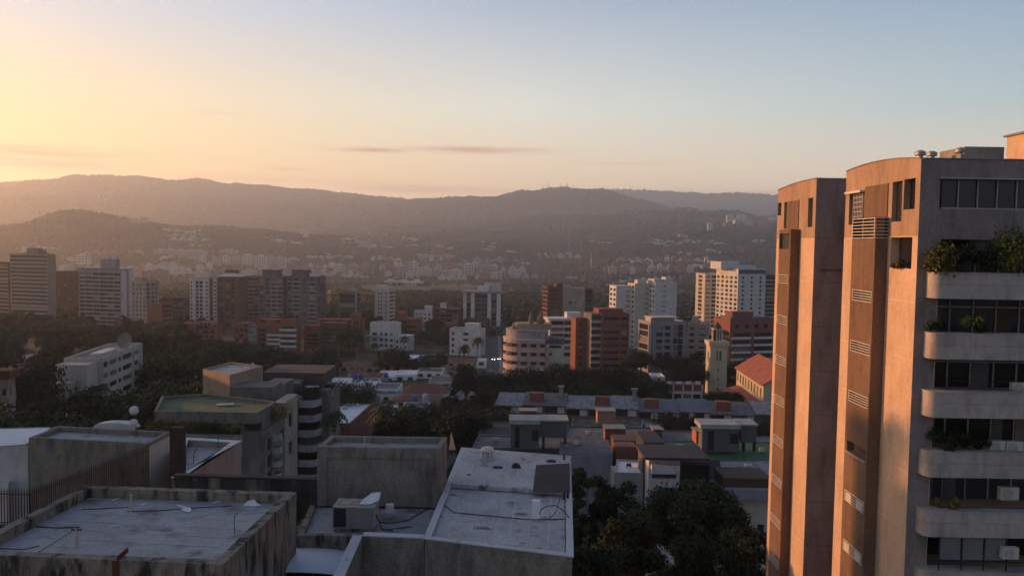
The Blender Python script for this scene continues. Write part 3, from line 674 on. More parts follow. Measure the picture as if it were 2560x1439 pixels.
    t.box('rooftop_room', CONC, 4.3, 3.9, zr, 6.5, 6.6, fz(2400,366,46.1)); t.box('rooftop_plinth', CONC, 3.4, 2.6, zr, 5.2, 3.5, fz(2400,386,45))
    t.done()
    return X, Y0, z0, H, BALS, xcol
TA = tower_a()
def vent(px, py, Y, label):
    p = W(px, py, Y); t = thing('roof_vent', label, 'vent', (p.x, p.y, TA[2]+TA[3]-.37), 0, 'steel vents on the tower roof')
    h = p.z-(TA[2]+TA[3]-.37); MB().lathe((0,0,0), [(.14,0),(.14,h-.25)], 14).build('pipe', mat('galvanised', (.4,.4,.4), .4, metal=.6), t)
    MB().lathe((0,0,h-.28), [(.05,0),(.27,.0),(.3,.08),(.2,.1),(.3,.14),(.28,.2),(.12,.28),(.02,.3)], 16).build('cowl', MATS['galvanised'], t, smooth=True)
vent(2301, 376, 45, 'leftmost steel roof vent at the corner of the nearest tower')
vent(2330, 378, 46, 'middle steel roof vent, directly right of the corner vent')
vent(2401, 369, 45.5, 'rightmost steel roof vent, in front of the rooftop room')
def tower_b():
    X, Y0, D, Wd = 20.1, 55.0, 7.9, 5.5
    t, H, ops, rect = lit_tower('second tall tower with sunlit left side and plain dark face, behind the nearest tower', X, Y0, D, Wd, 447, None, .65,
        [(2021,495,2030,567,.3), (1961,505,1968,571,.3), (1945,507,1953,538,.3)], None, 573, None, None, None)
    z0 = t.z0
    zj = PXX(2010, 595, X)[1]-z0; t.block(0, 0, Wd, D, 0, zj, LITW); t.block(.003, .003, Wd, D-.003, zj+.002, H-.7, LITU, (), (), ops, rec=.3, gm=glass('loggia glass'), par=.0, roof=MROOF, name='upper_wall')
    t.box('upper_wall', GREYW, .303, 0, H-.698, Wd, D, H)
    s = MB(); n = 10; T = [(i/n) for i in range(n+1)]
    def za(q): return H+.03-.55*max(0, q-.35)**1.6
    for a, b in zip(T[:-1], T[1:]): s.prism([(0, D*a), (.3, D*a), (.3, D*b), (0, D*b)], H-.697, [za(a), za(a), za(b), za(b)])
    s.build('parapet', LITU, t.t); s = MB()
    for a, b in zip(T[:-1], T[1:]): s.prism([(-.06, D*a), (.36, D*a), (.36, D*b), (-.06, D*b)], [za(a)+.003]*2+[za(b)+.003]*2, [za(a)+.05]*2+[za(b)+.05]*2)
    s.box(.361, -.05, H+.003, Wd, .25, H+.07); s.build('coping', MATS['grey coping'], t.t)
    ya, yb = 2.8, 5.3; XX = X-.65; zs = rect((1970,573,1972,573), XX)[2]; zc = PXX(1955, 707, XX)[1]-z0
    sops = [(0.1, zc+2.45, yb-ya-.3, zc+3.55, .15)]; RZ = []
    while zc > 2: sops.append((.25, zc, yb-ya-.25, zc+.6, .3)); RZ.append(zc); zc -= 2.93
    t.block(-.65, ya, -.003, yb, 0, zs, BROWNW, (), (), sops, gm=glass('shaft glass'), name='shaft')
    for z in RZ: railing(t.t, -.65, ya+.15, yb-.2, z+.02, .56, 5)
    pf = rect((1969,500,1969,571)); pn = rect((1999,496,1999,571)); t.box('brown_panel', BROWNW, -.05, pn[0], zs+.05, -.003, pf[0]-.05, pn[2]-.1)
    s = MB()
    for i in range(0, 9): z = RZ[0]+.25-2.97*i; s.box(-.012, .02, z, -.003, ya-.02, z+.03); s.box(-.012, yb+.02, z, -.003, D-.02, z+.03)
    s.build('joint', MATS['pale joint'], t.t)
    MB().box(.002, -.012, 0, Wd, -.003, H).build('plaster', GREYW, t.t)
    def fz(py): return W(2060, py, Y0).z-z0
    t.box('ledge', mat('dark joint', (.12,.1,.1), .9), .45, -.12, fz(676), Wd, -.013, fz(672))
    for i in range(9): t.box('joint', MATS['dark joint'], .01, -.02, fz(595)-2.97*i, Wd, -.013, fz(595)-2.97*i+.03)
    t.done()
tower_b()
c = House('apartment_tower', 'sunlit roof block of a third tower cut by the right edge of the photo', 'building', (29.75, 43), 0, 40)
zt_ = W(2510, 342, 50).z-40; c.block(0, 0, 9, 7.2, 0, zt_, LITW, left=[(2.2,zt_-2.6,2.9,zt_-1.6)], par=.3); c.box('coping', MATS['grey coping'], -.15,-.15,zt_+.003,9,7.35,zt_+.12); c.box('rooftop_room', LITW, .8, .5, zt_+.13, 6, 5.8, zt_+.9); c.done()
p = W(2536, 362, 45); f = thing('floodlight', 'dark floodlight on a bracket on the third tower, at the right edge', 'floodlight', (29.75, p.y, p.z))
MB().box(-.55,-.22,-.12,-.1,.22,.12,.4).build('housing', DARKM, f); MB().tube([(0,0,.2),(-.2,0,.12),(-.3,0,0)], .03).build('bracket', DARKM, f)
# plants and air conditioners on the balconies
def bal_plants():
    X, Y0, z0, H, B, xc = TA
    def at(px, i, Y=41.75): return W(px, 700, Y).x, Y, z0+B[i]-.02
    L = [
     (2350,0,1.0,1.35,900,.07,LEAFY,'sunlit yellow shrub at the left end of the top balcony',6), (2430,0,2.0,1.0,1500,.06,LEAFD,'dark reddish green hedge in the middle of the top balcony',4),
     (2528,0,1.2,1.6,1300,.07,LEAFY,'tall yellow green bush at the right end of the top balcony',3), (2350,1,.9,.6,500,.06,LEAF,'spiky plants at the left end of the second balcony',14),
     (2425,1,.7,.65,350,.07,LEAFY,'small yellow leaved plant on the second balcony',2), (2470,1,1.2,.45,400,.06,LEAFD,'low dark plants right of the yellow one on the second balcony',3),
     (2385,3,1.9,.75,1300,.06,LEAF,'bushy green plants filling the left half of the fourth balcony',3), (2390,4,1.4,.5,600,.06,LEAFY,'yellow tipped plants on the fifth balcony',3),
     (2470,3,.8,.4,400,.05,LEAFD,'trailing dark plant beside the fans on the fourth balcony',2)]
    for k, (px, i, w, h, n, s, m, lab, wi) in enumerate(L):
        x, y, z = at(px, i); bush(lab, x, y, z, w, .6, h*1.5, int(n*1.5), s, m, seed=20+k, wisps=wi, name='balcony_plant')
    ya, za = PXX(2250, 668, 20.7); bush('dry reddish grass hanging from the dark opening in the sunlit wall', 20.75, ya, za-.1, .5, 1.2, .5, 500, .06, leaf_mat('dry foliage', (.06,.03,.02), (.12,.07,.03), (.2,.13,.05)), seed=44, wisps=8, name='balcony_plant')
    def ac(px, py, Y, w, lab, fans=1):
        p = W(px, py, Y); t = thing('air_conditioner', lab, 'air conditioner', (p.x, p.y, p.z-w*.36), 0, 'air conditioners on the balconies'); h = w*.72
        MB().box(-w/2, 0, 0, w/2, .32, h).build('casing', mat('ivory casing', (.5,.48,.44), .6), t)
        s = MB(); cx = -w*.12; s.lathe((0,0,0), [(h*.40,0),(h*.40,.012),(h*.36,.012)], 20); s.v = [(cx+x, -z-.002, h/2+y) for x, y, z in s.v]; s.build('fan_ring', mat('ivory ring', (.35,.34,.32), .6), t)
        s = MB(); s.lathe((0,0,0), [(h*.35,0),(h*.35,.006)], 20); s.v = [(cx+x, -z-.002, h/2+y) for x, y, z in s.v]; s.build('fan_opening', DARKM, t)
        s = MB()
        for a in range(10): ca, sa = math.cos(a*.314), math.sin(a*.314); s.tube([(cx-ca*h*.35, -.02, h/2-sa*h*.35), (cx+ca*h*.35, -.02, h/2+sa*h*.35)], .006, 4)
        s.build('fan_grille', MATS['ivory casing'], t)
    ac(2552, 970, 41.9, .8, 'air conditioner half cut by the edge on the third balcony'); ac(2495, 1115, 41.9, .75, 'leftmost dark fanned air conditioner on the fourth balcony')
    ac(2538, 1118, 41.85, .85, 'pale fan unit on the fourth balcony, near the right edge'); ac(2525, 1234, 41.9, .95, 'white air conditioner standing alone on the fifth balcony')
    ac(2528, 1383, 41.0, .8, 'air conditioner in the lowest glazed balcony')
bal_plants()
# ------------------------------------------------------------ foreground roofs
STAIN = mat('mouldy concrete', (.25,.215,.17), .95, .2, 1.6, second=(.03,.028,.026), thr=(.49,.60), streak=.5, fine=.3, bump=.012)
STAINW = mat('weathered plaster', (.225,.20,.17), .95, .16, 1.0, second=(.08,.072,.06), thr=(.54,.72), streak=.4, fine=.3, bump=.01)
BLACKM = mat('black mouldy parapet', (.06,.055,.05), .95, .3, .7, second=(.22,.19,.16), thr=(.56,.7), streak=.5, fine=.3)
MEMB = mat('bitumen membrane', (.30,.305,.32), .65, .18, .8, second=(.10,.098,.10), thr=(.53,.70), fine=.2, bump=.006)
MEMB2 = mat('patched membrane', (.37,.375,.39), .65, .22, .9, second=(.07,.066,.066), thr=(.555,.68), fine=.25, bump=.006)
TAR = mat('tar felt', (.045,.038,.036), .9, .2, 1, fine=.3)
BRICKW = mat('painted block wall', (.46,.42,.36), .9, .06, .8, streak=.15, fine=.1)
def inset(P, d):
    n = len(P); out = []; P = [Vector((p[0], p[1])) for p in P]
    a = sum(P[i].x*P[(i+1) % n].y-P[(i+1) % n].x*P[i].y for i in range(n)); sg = 1 if a > 0 else -1
    for i in range(n):
        p0, p1, p2 = P[i-1], P[i], P[(i+1) % n]; d1 = (p1-p0).normalized(); d2 = (p2-p1).normalized()
        n1 = Vector((-d1.y, d1.x))*sg; n2 = Vector((-d2.y, d2.x))*sg
        b = (n1+n2); b = b/b.dot(n1) if abs(b.dot(n1)) > .2 else n1; out.append(p1+b*d)
    return [(q.x, q.y) for q in out]
def roofblock(name, label, cat, pix, h, wallm, roofm, par=.4, t=.3, copm=None, zb=None, group=None, world=False):
    """a flat roofed block whose parapet top corners are seen at the given pixels, h below the eye"""
    P = pix if world else [tuple(G(a, b, h))[:2] for a, b in pix]
    ox, oy = P[0]; z = CZ-h; zb = zb if zb is not None else ground(ox, oy)-1.5
    T = thing(name, label, cat, (ox, oy, z), 0, group); L_ = [(x-ox, y-oy) for x, y in P]
    a = sum(L_[i][0]*L_[(i+1) % len(L_)][1]-L_[(i+1) % len(L_)][0]*L_[i][1] for i in range(len(L_)))
    if a < 0: L_ = L_[::-1]
    I = inset(L_, t); n = len(L_); s = MB(); d = zb-z; c = -.06 if copm else 0
    for i in range(n):
        j = (i+1) % n; s.quad((*L_[i], d), (*L_[j], d), (*L_[j], c), (*L_[i], c))
        if par: s.quad((*L_[i], c), (*L_[j], c), (*I[j], c), (*I[i], c)); s.quad((*I[i], c), (*I[j], c), (*I[j], -par), (*I[i], -par))
    s.build('wall', wallm, T)
    s = MB(); s.v = [(*p, -par if par else 0) for p in (I if par else L_)]; s.f = [tuple(range(n))]; s.build('roof', roofm, T)
    if copm:
        O = inset(L_, -.06); J = inset(L_, t+.05); s = MB()
        for i in range(n):
            j = (i+1) % n
            s.quad((*O[i], 0), (*O[j], 0), (*J[j], 0), (*J[i], 0)); s.quad((*O[i], -.058), (*O[j], -.058), (*O[j], 0), (*O[i], 0)); s.quad((*J[i], 0), (*J[j], 0), (*J[j], -.058), (*J[i], -.058)); s.quad((*O[j], -.058), (*O[i], -.058), (*J[i], -.058), (*J[j], -.058))
        s.build('coping', copm, T)
    return T, L_, z, d
def meet(a, b, c, d):
    a, b, c, d = [Vector((p[0], p[1])) for p in (a, b, c, d)]; r = b-a; s = d-c
    t = ((c-a).x*s.y-(c-a).y*s.x)/(r.x*s.y-r.y*s.x); q = a+r*t; return (q.x, q.y)
# the mouldy roof at the lower left
h1 = 11.6
bl = meet(G(215,1212,h1), G(0,1320,h1), G(558,1410,h1), G(0,1387,h1))
R1 = [bl, tuple(G(558,1410,h1))[:2], tuple(G(741,1229,h1))[:2], tuple(G(215,1212,h1))[:2]]
T1, L1, z1, d1 = roofblock('flat_roof_building', 'flat grey roof with thick mouldy parapet filling the lower left corner', 'building', R1, h1, STAIN, MEMB, .45, .42, world=True)
def at_roof(px, py, h): p = G(px, py, h); return p
H1 = h1+.45
def pipe(label, px, py, h, hh, r, m, cap=None, cat='pipe', name='vent_pipe', bend=None):
    p = G(px, py, h); t = thing(name, label, cat, tuple(p)); s = MB()
    pts = [(0,0,0),(0,0,hh)]+([(bend,0,hh+abs(bend)*.8)] if bend else [])
    s.tube(pts, r, 10); s.build('pipe', m, t)
    MB().lathe((0,0,0), [(r*3,0),(r*2,.05),(r,.09)], 12).build('flashing', MEMB2, t)
    if cap: MB().box(-cap,-.03,hh-.06,cap,.03,hh+.0).build('crossbar', DARKM, t)
    return t
BRASS = mat('weathered pipe', (.5,.42,.34), .45, .15, 4, metal=.2)
PVC = mat('grey pipe', (.33,.32,.31), .6, .1)
pipe('short pale vent pipe with a dark crossbar near the front left of the mouldy roof', 192, 1366, H1, .72, .05, BRASS, .2)
pipe('short pale vent pipe near the back of the mouldy roof', 328, 1276, H1, .75, .05, BRASS)
pipe('thin bent dark rod near the right parapet of the mouldy roof', 586, 1337, H1, .8, .015, DARKM, bend=.16, name='bent_rod', cat='rod')
p = G(131, 1347, H1); t = thing('wire_hoop', 'thin wire hoop standing on the mouldy roof left of the short pipe', 'hoop', tuple(p))
MB().tube([(-.12,0,0),(-.13,0,.4),(-.08,0,.62),(0,0,.7),(.09,0,.62),(.14,0,.45),(.1,.1,.25),(.02,.12,.1)], .012, 6).build('wire', PVC, t)
def cable(label, pts, r=.018, m=None, cat='cable', name='cable', lift=.02):
    P = [G(a, b, h) for a, b, h in pts]; o = P[0]; s = MB(); Q = [p-o+Vector((0,0,lift)) for p in P]
    pp = []
    for i in range(len(Q)-1):
        for k in range(4): pp.append(Q[i].lerp(Q[i+1], k/4))
    pp.append(Q[-1]); ob = s.tube(pp, r, 6).build(name, m or DARKM, None); ob.location = o; return tag(ob, label, cat)
cable('short dark cable lying left of the rear vent pipe', [(204,1273,H1),(240,1272,H1),(322,1268,H1)])
cable('long dark cable lying across the back of the mouldy roof', [(318,1278,H1),(400,1276,H1),(480,1270,H1),(580,1264,H1)])
cable('long pale conduit running diagonally to the short pipe at the front left', [(90,1382,H1),(140,1352,H1),(188,1320,H1)], .03, PVC, 'conduit', 'conduit')
cable('dark cable along the left edge of the mouldy roof', [(0,1371,H1),(60,1373,H1),(98,1364,H1)], .015)
cable('dark bar lying behind the short pipe at the front left', [(90,1316,H1),(140,1320,H1),(198,1318,H1)], .035, DARKM, 'bar', 'bar')
PAPER = mat('torn white sheet', (.60,.61,.64), .7, .06)
def sheet(label, pts, h, z=.03, m=None, up=()):
    P = [G(a, b, h) for a, b in pts]; o = P[0]; s = MB(); n = len(P)
    top = [(p.x-o.x, p.y-o.y, z+(up[i] if i < len(up) else 0)) for i, p in enumerate(P)]
    s.v = top+[(x, y, q-.012) for x, y, q in top]; s.f = [tuple(range(n)), tuple(range(2*n-1, n-1, -1))]+[(i, (i+1) % n, n+(i+1) % n, n+i) for i in range(n)]
    ob = s.build('torn_sheet', m or PAPER, None); ob.location = o; return tag(ob, label, 'sheet', 'torn sheets on the flat roof')
sheet('torn white sheet shaped like a cross at the back centre of the roof', [(438,1260),(450,1264),(466,1269),(476,1270),(479,1276),(474,1281),(462,1279),(452,1273),(462,1271),(446,1266)], H1, .04)
sheet('white crumpled sheet at the back right corner of the roof', [(607,1264),(620,1256),(630,1253),(642,1261),(655,1264),(640,1266)], H1, .03, up=(0,.08,.2,.08,0,0))
sheet('narrow pale strip left of the rear vent pipe', [(276,1251),(310,1240),(312,1241),(282,1252)], H1)
sheet('small pale strip right of the rear vent pipe', [(348,1262),(366,1257),(369,1259),(352,1264)], H1)
sheet('pale strip near the back right of the roof', [(529,1256),(562,1250),(564,1252),(534,1258)], H1)
RUST = mat('rusty steel', (.10,.035,.022), .85, .25, 3)
p = G(290, 1399, h1); t = thing('rusty_bracket', 'rusty steel angle bracket on the front parapet of the mouldy roof', 'bracket', tuple(p))
MB().box(-.12,-.06,-1.6,.1,-.005,.0).box(.05,-.05,.001,.1,.75,.18).build('angle', RUST, t)
# spiked fence beside it
def fence():
    hb = 12.5; P0 = G(-60,1309,hb); P1 = G(76,1311,hb); P2 = G(372,1219,hb)
    t = thing('spiked_fence', 'dark rusty picket fence with spiked tops rising behind the mouldy roof', 'fence', tuple(P0)); s = MB(); r = MB(); sp = MB()
    def run(A, B, ha, hb_, n):
        for i in range(n+1):
            q = A.lerp(B, i/n)-P0; hh = ha+(hb_-ha)*i/n; s.box(q.x-.017, q.y-.017, 0, q.x+.017, q.y+.017, hh)
            for a in (-.05, 0, .05): sp.tube([(q.x, q.y, hh-.02), (q.x+a, q.y-a*.5, hh+.12)], .008, 4, r2=.001)
        for f in (.06, .9):
            a, b = A-P0, B-P0; r.tube([(a.x, a.y, ha*f), (b.x, b.y, hb_*f)], .025, 6)
    run(P0, P1, 1.5, 1.5, 19); run(P1, P2, 1.5, 2.15, 62)
    s.build('pickets', RUST, t); r.build('rail', DARKM, t); sp.build('spikes', DARKM, t)
    w = MB(); A, B, C_ = Vector((0,0,0)), P1-P0, P2-P0
    w.prism([(A.x,A.y-.12),(B.x+.1,B.y-.12),(C_.x+.12,C_.y),(C_.x+.12,C_.y+.2),(C_.x-.12,C_.y+.2),(B.x-.1,B.y+.12),(A.x,A.y+.12)], -40, -.02); w.build('base_wall', STAIN, t)
fence()
# box room left
Tb, Lb, zb_, db = roofblock('flat_roof_building', 'pebble dashed box building behind the spiked fence, pale block side wall', 'building', [(72,1093),(370,1108),(427,1078),(146,1064)], 14.0, STAINW, MEMB, .35, .3)
mb = MB(); q = G(370,1108,14.0)-G(72,1093,14.0); q2 = G(427,1078,14.0)-G(72,1093,14.0)
mb.quad((q.x+.004,q.y,db),(q2.x+.004,q2.y,db),(q2.x+.004,q2.y,-.25),(q.x+.004,q.y,-.25)); mb.build('side_wall', BRICKW, Tb)
mb = MB(); mb.prism([(q.x-.45,q.y-.10),(q.x+.0,q.y-.08),(q.x,q.y-.004),(q.x-.45,q.y-.02)], db, -.0); mb.build('pilaster', STAINW, Tb)
roofblock('white_building', 'small whitewashed block wall building left of the pebble dashed box', 'building', [(-90,1122),(70,1112),(140,1066),(-20,1070)], 14.6, WHITE, WROOF, 0, .2, copm=WHITE)
roofblock('white_building', 'low white roof at the left edge below the small whitewashed building', 'building', [(-200,1215),(20,1210),(60,1130),(-100,1130)], 17.0, WHITE, WROOF, .3, .3)
A = W(424,1068,52.6); B = W(457,1068,52.6); t = thing('brown_wall', 'tall dark brown wall between the box building and the white court', 'wall', (A.x, A.y, 20))
MB().box(0,0,-8,B.x-A.x,.5,A.z-20).build('wall', mat('umber render', (.06,.04,.032), .95, .15, 1, streak=.3), t)
Tc, Lc, zc_, dc = roofblock('walled_terrace', 'beige walled terrace with wide white coping and blue grey floor', 'building', [(432,1196),(603,1101),(452,1092),(428,1160)], 15.3, mat('pink beige render', (.36,.29,.24), .9, .08, .6, streak=.2), MEMB, .5, .55, copm=mat('white coping', (.55,.52,.51), .8, .08))
p = G(520,1158,15.3); t = thing('security_camera_pole', 'thin bent pole on the coping of the walled terrace', 'pole', tuple(G(484,1158,15.3))); MB().tube([(0,0,0),(.02,0,.7),(.12,0,.95),(.25,0,1.05)], .03, 6).build('pole', DARKM, t)
t = thing('wire_bracket', 'dark wire bracket on the coping of the walled terrace', 'bracket', tuple(G(545,1122,15.3))); MB().tube([(0,0,0),(0,0,.8),(.15,0,1.0),(1.2,0,1.0)], .025, 6).tube([(0,0,.25),(.8,0,.25)], .02, 6).build('wire', DARKM, t)
# black stained parapet wall
A = W(438,1190,45); B = W(792,1201,43.6); t = thing('parapet_wall', 'long black mould stained parapet behind the mouldy roof', 'wall', (A.x, A.y, A.z)); q = B-A
MB().prism([(0,0),(q.x,q.y),(q.x,q.y+.35),(0,.35)], -9, [0,q.z,q.z,0]).build('wall', BLACKM, t)
MB().prism([(-.1,-.06),(q.x,q.y-.06),(q.x,q.y+.42),(-.1,.42)], [.003,q.z+.003,q.z+.003,.003], [.09,q.z+.09,q.z+.09,.09]).build('coping', TAR, t)
# box room centre
Td, Ld, zd, dd = roofblock('flat_roof_building', 'pebble dashed box building in the centre foreground with a shallow roof', 'building', [(794,1115),(1101,1120),(1118,1092),(826,1088)], 10.9, STAINW, MEMB, .3, .28, zb=CZ-14.1)
q = G(1101,1120,10.9)-G(794,1115,10.9); s = MB(); u = Vector((q.x, q.y)).normalized(); n_ = Vector((u.y, -u.x))
def strip(a, b, za, zb2, d=.07):
    P = [u*a+n_*d, u*b+n_*d, u*b+n_*.003, u*a+n_*.003]; s.prism([(p.x, p.y) for p in P], za, zb2)
Lq = q.length; strip(0, .5, -3.2, 0); strip(Lq-.6, Lq, -3.2, 0); strip(.503, Lq-.603, -.55, 0); s.build('frame', STAINW, Td)
pipe('thin white vent pipe on the central box building roof', 911, 1110, 11.2, .45, .035, BRASS)
# lower roof with the big air conditioner
roofblock('flat_roof_building', 'low grey roof carrying the large air conditioner in front of the box building', 'building', [(742,1337),(1085,1341),(1150,1226),(786,1236)], 14.0, STAIN, MEMB, .22, .3)
def big_ac():
    h = 14.22; A = G(831,1330,h); B = G(935,1332,h); t = thing('rooftop_air_conditioner', 'large boxy air conditioner with dark louvre panel on the low central roof', 'air conditioner', tuple(A), math.atan2(B.y-A.y, B.x-A.x)); w = (B-A).length
    MB().box(.05,.05,0,w-.05,1.25,.22).build('plinth', STAIN, t)
    ca = mat('dirty beige casing', (.34,.31,.27), .7, .1, 1.5, streak=.25); MB().box(0,0,.222,w,1.35,1.28).build('casing', ca, t)
    MB().box(.05,-.012,.28,.66,-.002,1.22).build('louvre', DARKM, t); MB().box(.70,-.01,.26,w-.04,-.002,1.24).build('panel', mat('ribbed grey panel', (.22,.215,.20), .7, .1, 3), t)
    for x in (.5, 1.5):
        MB().lathe((x,.65,1.28), [(.42,.002),(.42,.05),(.36,.05),(.36,.01)], 20).build('fan_ring', ca, t)
    s = MB(); pts = [(1.2,.5,1.30),(1.35,1.0,1.4),(1.7,1.3,1.62),(2.15,1.3,1.66),(2.15,.8,1.42),(1.8,.45,1.31)]
    s.v = pts+[(x,y,z-.03) for x,y,z in pts]; s.f = [tuple(range(6)), tuple(range(11,5,-1))]+[(i,(i+1)%6,6+(i+1)%6,6+i) for i in range(6)]; s.build('loose_sheet', PAPER, t)
    MB().tube([(w+.02,.4,.8),(w+.15,.4,.5),(w+.35,.2,.15),(w+.9,.3,.03)], .03, 6).build('hose', DARKM, t)
big_ac()
p = G(975,1300,14.22); t = thing('extractor_box', 'small white extractor box on a stand right of the large air conditioner', 'extractor', tuple(p))
MB().box(-.45,-.3,.35,.35,.3,.45).box(-.35,-.2,0,-.28,-.13,.35).box(.2,-.2,0,.27,-.13,.35).box(.2,.15,0,.27,.22,.35).build('stand', PVC, t); MB().box(-.2,-.15,.453,.18,.15,.85).build('box', WHITE, t)
cable('loose dark cable curling over the low central roof', [(938,1290,14.2),(950,1305,14.2),(975,1308,14.2),(1020,1300,14.2),(1070,1270,14.2),(1100,1262,14.2)], .025)
cable('thin dark cable from the low roof toward the box building', [(955,1325,14.2),(1010,1318,14.2),(1030,1316,14.2)], .02)
# large pale roof, right of centre
h5 = 13.4
T5, L5, z5, d5 = roofblock('flat_roof_building', 'large pale patched roof with plain wall, right of the central box building', 'building', [(1062,1343),(1431,1388),(1425,1139),(1155,1118)], h5, STAINW, MEMB2, .16, .22, copm=mat('pale membrane edge', (.42,.42,.44), .75, .1, 1, second=(.16,.15,.15), thr=(.6,.75)))
H5 = h5+.16; COPM = MATS['pale membrane edge']
P = [G(a,b,h5) for a,b in ((1126,1213),(1426,1233),(1424,1143),(1163,1123))]; o = P[0]
I5 = inset([(p.x,p.y) for p in P], .02); s = MB(); s.prism([(x-o.x,y-o.y) for x,y in I5], -.12, .10); ob = s.build('raised_roof', MEMB2, T5); ob.location = (o-Vector(T5.location)); 
P = [G(a,b,h5-.1) for a,b in ((1340,1162),(1424,1158),(1425,1229),(1332,1229))]; o = P[0]; s = MB(); s.prism([(p.x-o.x,p.y-o.y) for p in P], .002, .02); ob = s.build('tar_patch', TAR, T5); ob.location = o-Vector(T5.location)
# wing wall of the large roof
A, B, C_ = G(1060,1343,h5), G(906,1337,h5), G(858,1445,h5); o = A
def thick(pa, pb, th):
    d = (pb-pa); d.z = 0; d.normalize(); nn = Vector((-d.y, d.x, 0))*th; return [(q.x-o.x, q.y-o.y) for q in (pa, pb, pb+nn, pa+nn)]
t = thing('wing_wall', 'plain plastered wing wall with pale coping left of the large roof', 'wall', tuple(A))
B2 = B+(B-A).normalized()*.0
MB().prism(thick(B, A, .38), -30, -.06).prism(thick(C_, B, .38), -30, -.061).build('wall', STAINW, t)
MB().prism(thick(B, A, .45), -.058, 0).prism(thick(C_, B, .45), -.057, .003).build('coping', COPM, t)
s = MB(); F = G(1431,1388,h5); F = F-A; s.prism([(B.x-A.x+.4, B.y-A.y-.004),(F.x-.05,F.y-.03),(F.x-.05,F.y+.3),(B.x-A.x+.4, B.y-A.y+.2)], -30, -.07)
p = G(1218,1146,h5-.1); t = thing('turbine_vent', 'round mushroom vent with a sunlit cap at the back of the large roof', 'vent', tuple(p))
MB().box(-.45,-.45,-.05,.45,.45,.12).build('curb', COPM, t)
s = MB()
for a in range(4): s.box(*[(-.3 if a % 2 else .22), (-.3 if a < 2 else .22), .12, (-.22 if a % 2 else .3), (-.22 if a < 2 else .3), .5])
s.build('leg', PVC, t); MB().lathe((0,0,.45), [(.1,-.3),(.16,0),(.42,.02),(.44,.1),(.38,.22),(.2,.3),(.02,.32)], 20).build('cap', mat('cream steel', (.55,.5,.45), .5, .08), t, smooth=True)
def blob(label, px, py, r, hz, h=h5-.1):
    p = G(px, py, h); rng = np.random.default_rng(px); s = MB(); n = 14; pr = [(1,0),(.8,.6),(.4,.9),(.05,1)]
    s.lathe((0,0,0), [(r*a,hz*b) for a,b in pr], n); s.v = [(x*(1+.25*rng.random()), y*.7*(1+.25*rng.random()), z) for x,y,z in s.v]; ob = s.build('debris_pile', TAR, None); ob.location = p; return tag(ob, label, 'debris')
blob('small dark heap of debris in the middle of the large roof', 1244, 1168, .28, .1); blob('larger dark heap of debris near the tar patch', 1290, 1168, .26, .3); blob('flat dark clump near the left side of the large roof', 1172, 1186, .14, .04); blob('flat dark clump against the far edge of the tar patch', 1378, 1153, .3, .12)
p = G(1340,1299,H5); t = thing('antenna_box', 'upright white antenna box standing on the large roof', 'antenna', tuple(p))
MB().box(-.2,-.14,.12,.2,.14,1.0).build('casing', mat('white plastic', (.66,.68,.70), .5, .04), t); MB().box(-.2,-.1,0,.22,.1,.118).build('foot', PVC, t)
MB().tube([(.15,-.16,.35),(.25,-.2,.62),(.55,-.1,.75),(.95,.1,.72),(1.35,.0,.5),(1.7,-.1,.1),(1.75,-.2,-.2)], .025, 6).build('wire', DARKM, t)
MB().tube([(.1,-.17,.1),(.6,-.1,.08),(.95,.3,.25),(1.2,.9,.7),(1.25,1.1,.9)], .02, 6).build('wire', DARKM, t)
for px, py, lab in ((1410,1150,'black finial on the far right corner of the large roof'),(1410,1247,'left black finial at the middle right edge of the large roof'),(1419,1243,'right black finial at the middle right edge of the large roof')):
    p = G(px, py, h5-.05); t = thing('post_insulator', lab, 'insulator', tuple(p)); MB().lathe((0,0,0), [(.08,0),(.08,.12),(.05,.14),(.09,.2),(.05,.26),(.08,.34),(.02,.42)], 10).build('insulator', DARKM, t)
cable('long black cable running across the whole large roof', [(1110,1262,H5),(1135,1281,H5),(1180,1285,H5),(1250,1292,H5),(1330,1299,H5),(1425,1297,H5)], .025)
cable('straight grey conduit down the right edge of the large roof', [(1410,1250,H5),(1411,1300,H5),(1411,1378,H5)], .03, PVC, 'conduit', 'conduit')
# sunlit board behind the central box
p = W(1122,1124,46.8); t = thing('sunlit_board', 'small sunlit triangular board leaning behind the central box building', 'board', tuple(p))
s = MB(); s.v = [(0,0,0),(.36,.05,-.0),(.02,1.2,.75),(.04,0,0),(.40,.05,0),(.06,1.2,.75)]; s.f = [(0,2,1),(3,4,5),(0,1,4,3),(1,2,5,4),(2,0,3,5)]; s.build('board', mat('orange plywood', (.5,.28,.14), .8), t)
# skylight and glass canopy
p = G(765,1412,15.0); t = thing('skylight', 'shallow white domed skylight at the bottom of the photo', 'skylight', tuple(p)); s = MB(); n = 24
for j in range(7):
    for i in range(n+1):
        a = i/n*2-1; b = j/6*2-1; s.v.append((a*2.25, b*1.5, .55*max(0,(1-a*a))**.5*max(.0,1-b*b*.75)**.5))
for j in range(6):
    for i in range(n): k = j*(n+1)+i; s.f.append((k,k+1,k+n+2,k+n+1))
s.build('dome', mat('frosted dome', (.50,.53,.58), .35, .06), t, smooth=True); MB().box(-2.3,-1.55,-.15,2.3,1.55,-.003).build('curb', DARKM, t)
A, B = G(655,1410,14.9), G(842,1418,14.9); t = thing('glass_canopy', 'greenish glass canopy of four panes below the domed skylight', 'canopy', tuple(A)); q = B-A
for i in range(4):
    s = MB(); a = q*(i/4+.006); b = q*(i/4+.244); s.prism([(a.x,a.y),(b.x,b.y),(b.x-.35,b.y-2.6),(a.x-.35,a.y-2.6)], [a.z-.02,b.z-.02,a.z-.5,a.z-.5], [a.z,b.z,a.z-.48,a.z-.48]); s.build('pane', mat('green canopy glass', (.14,.22,.21), .3, .1, 2), t)
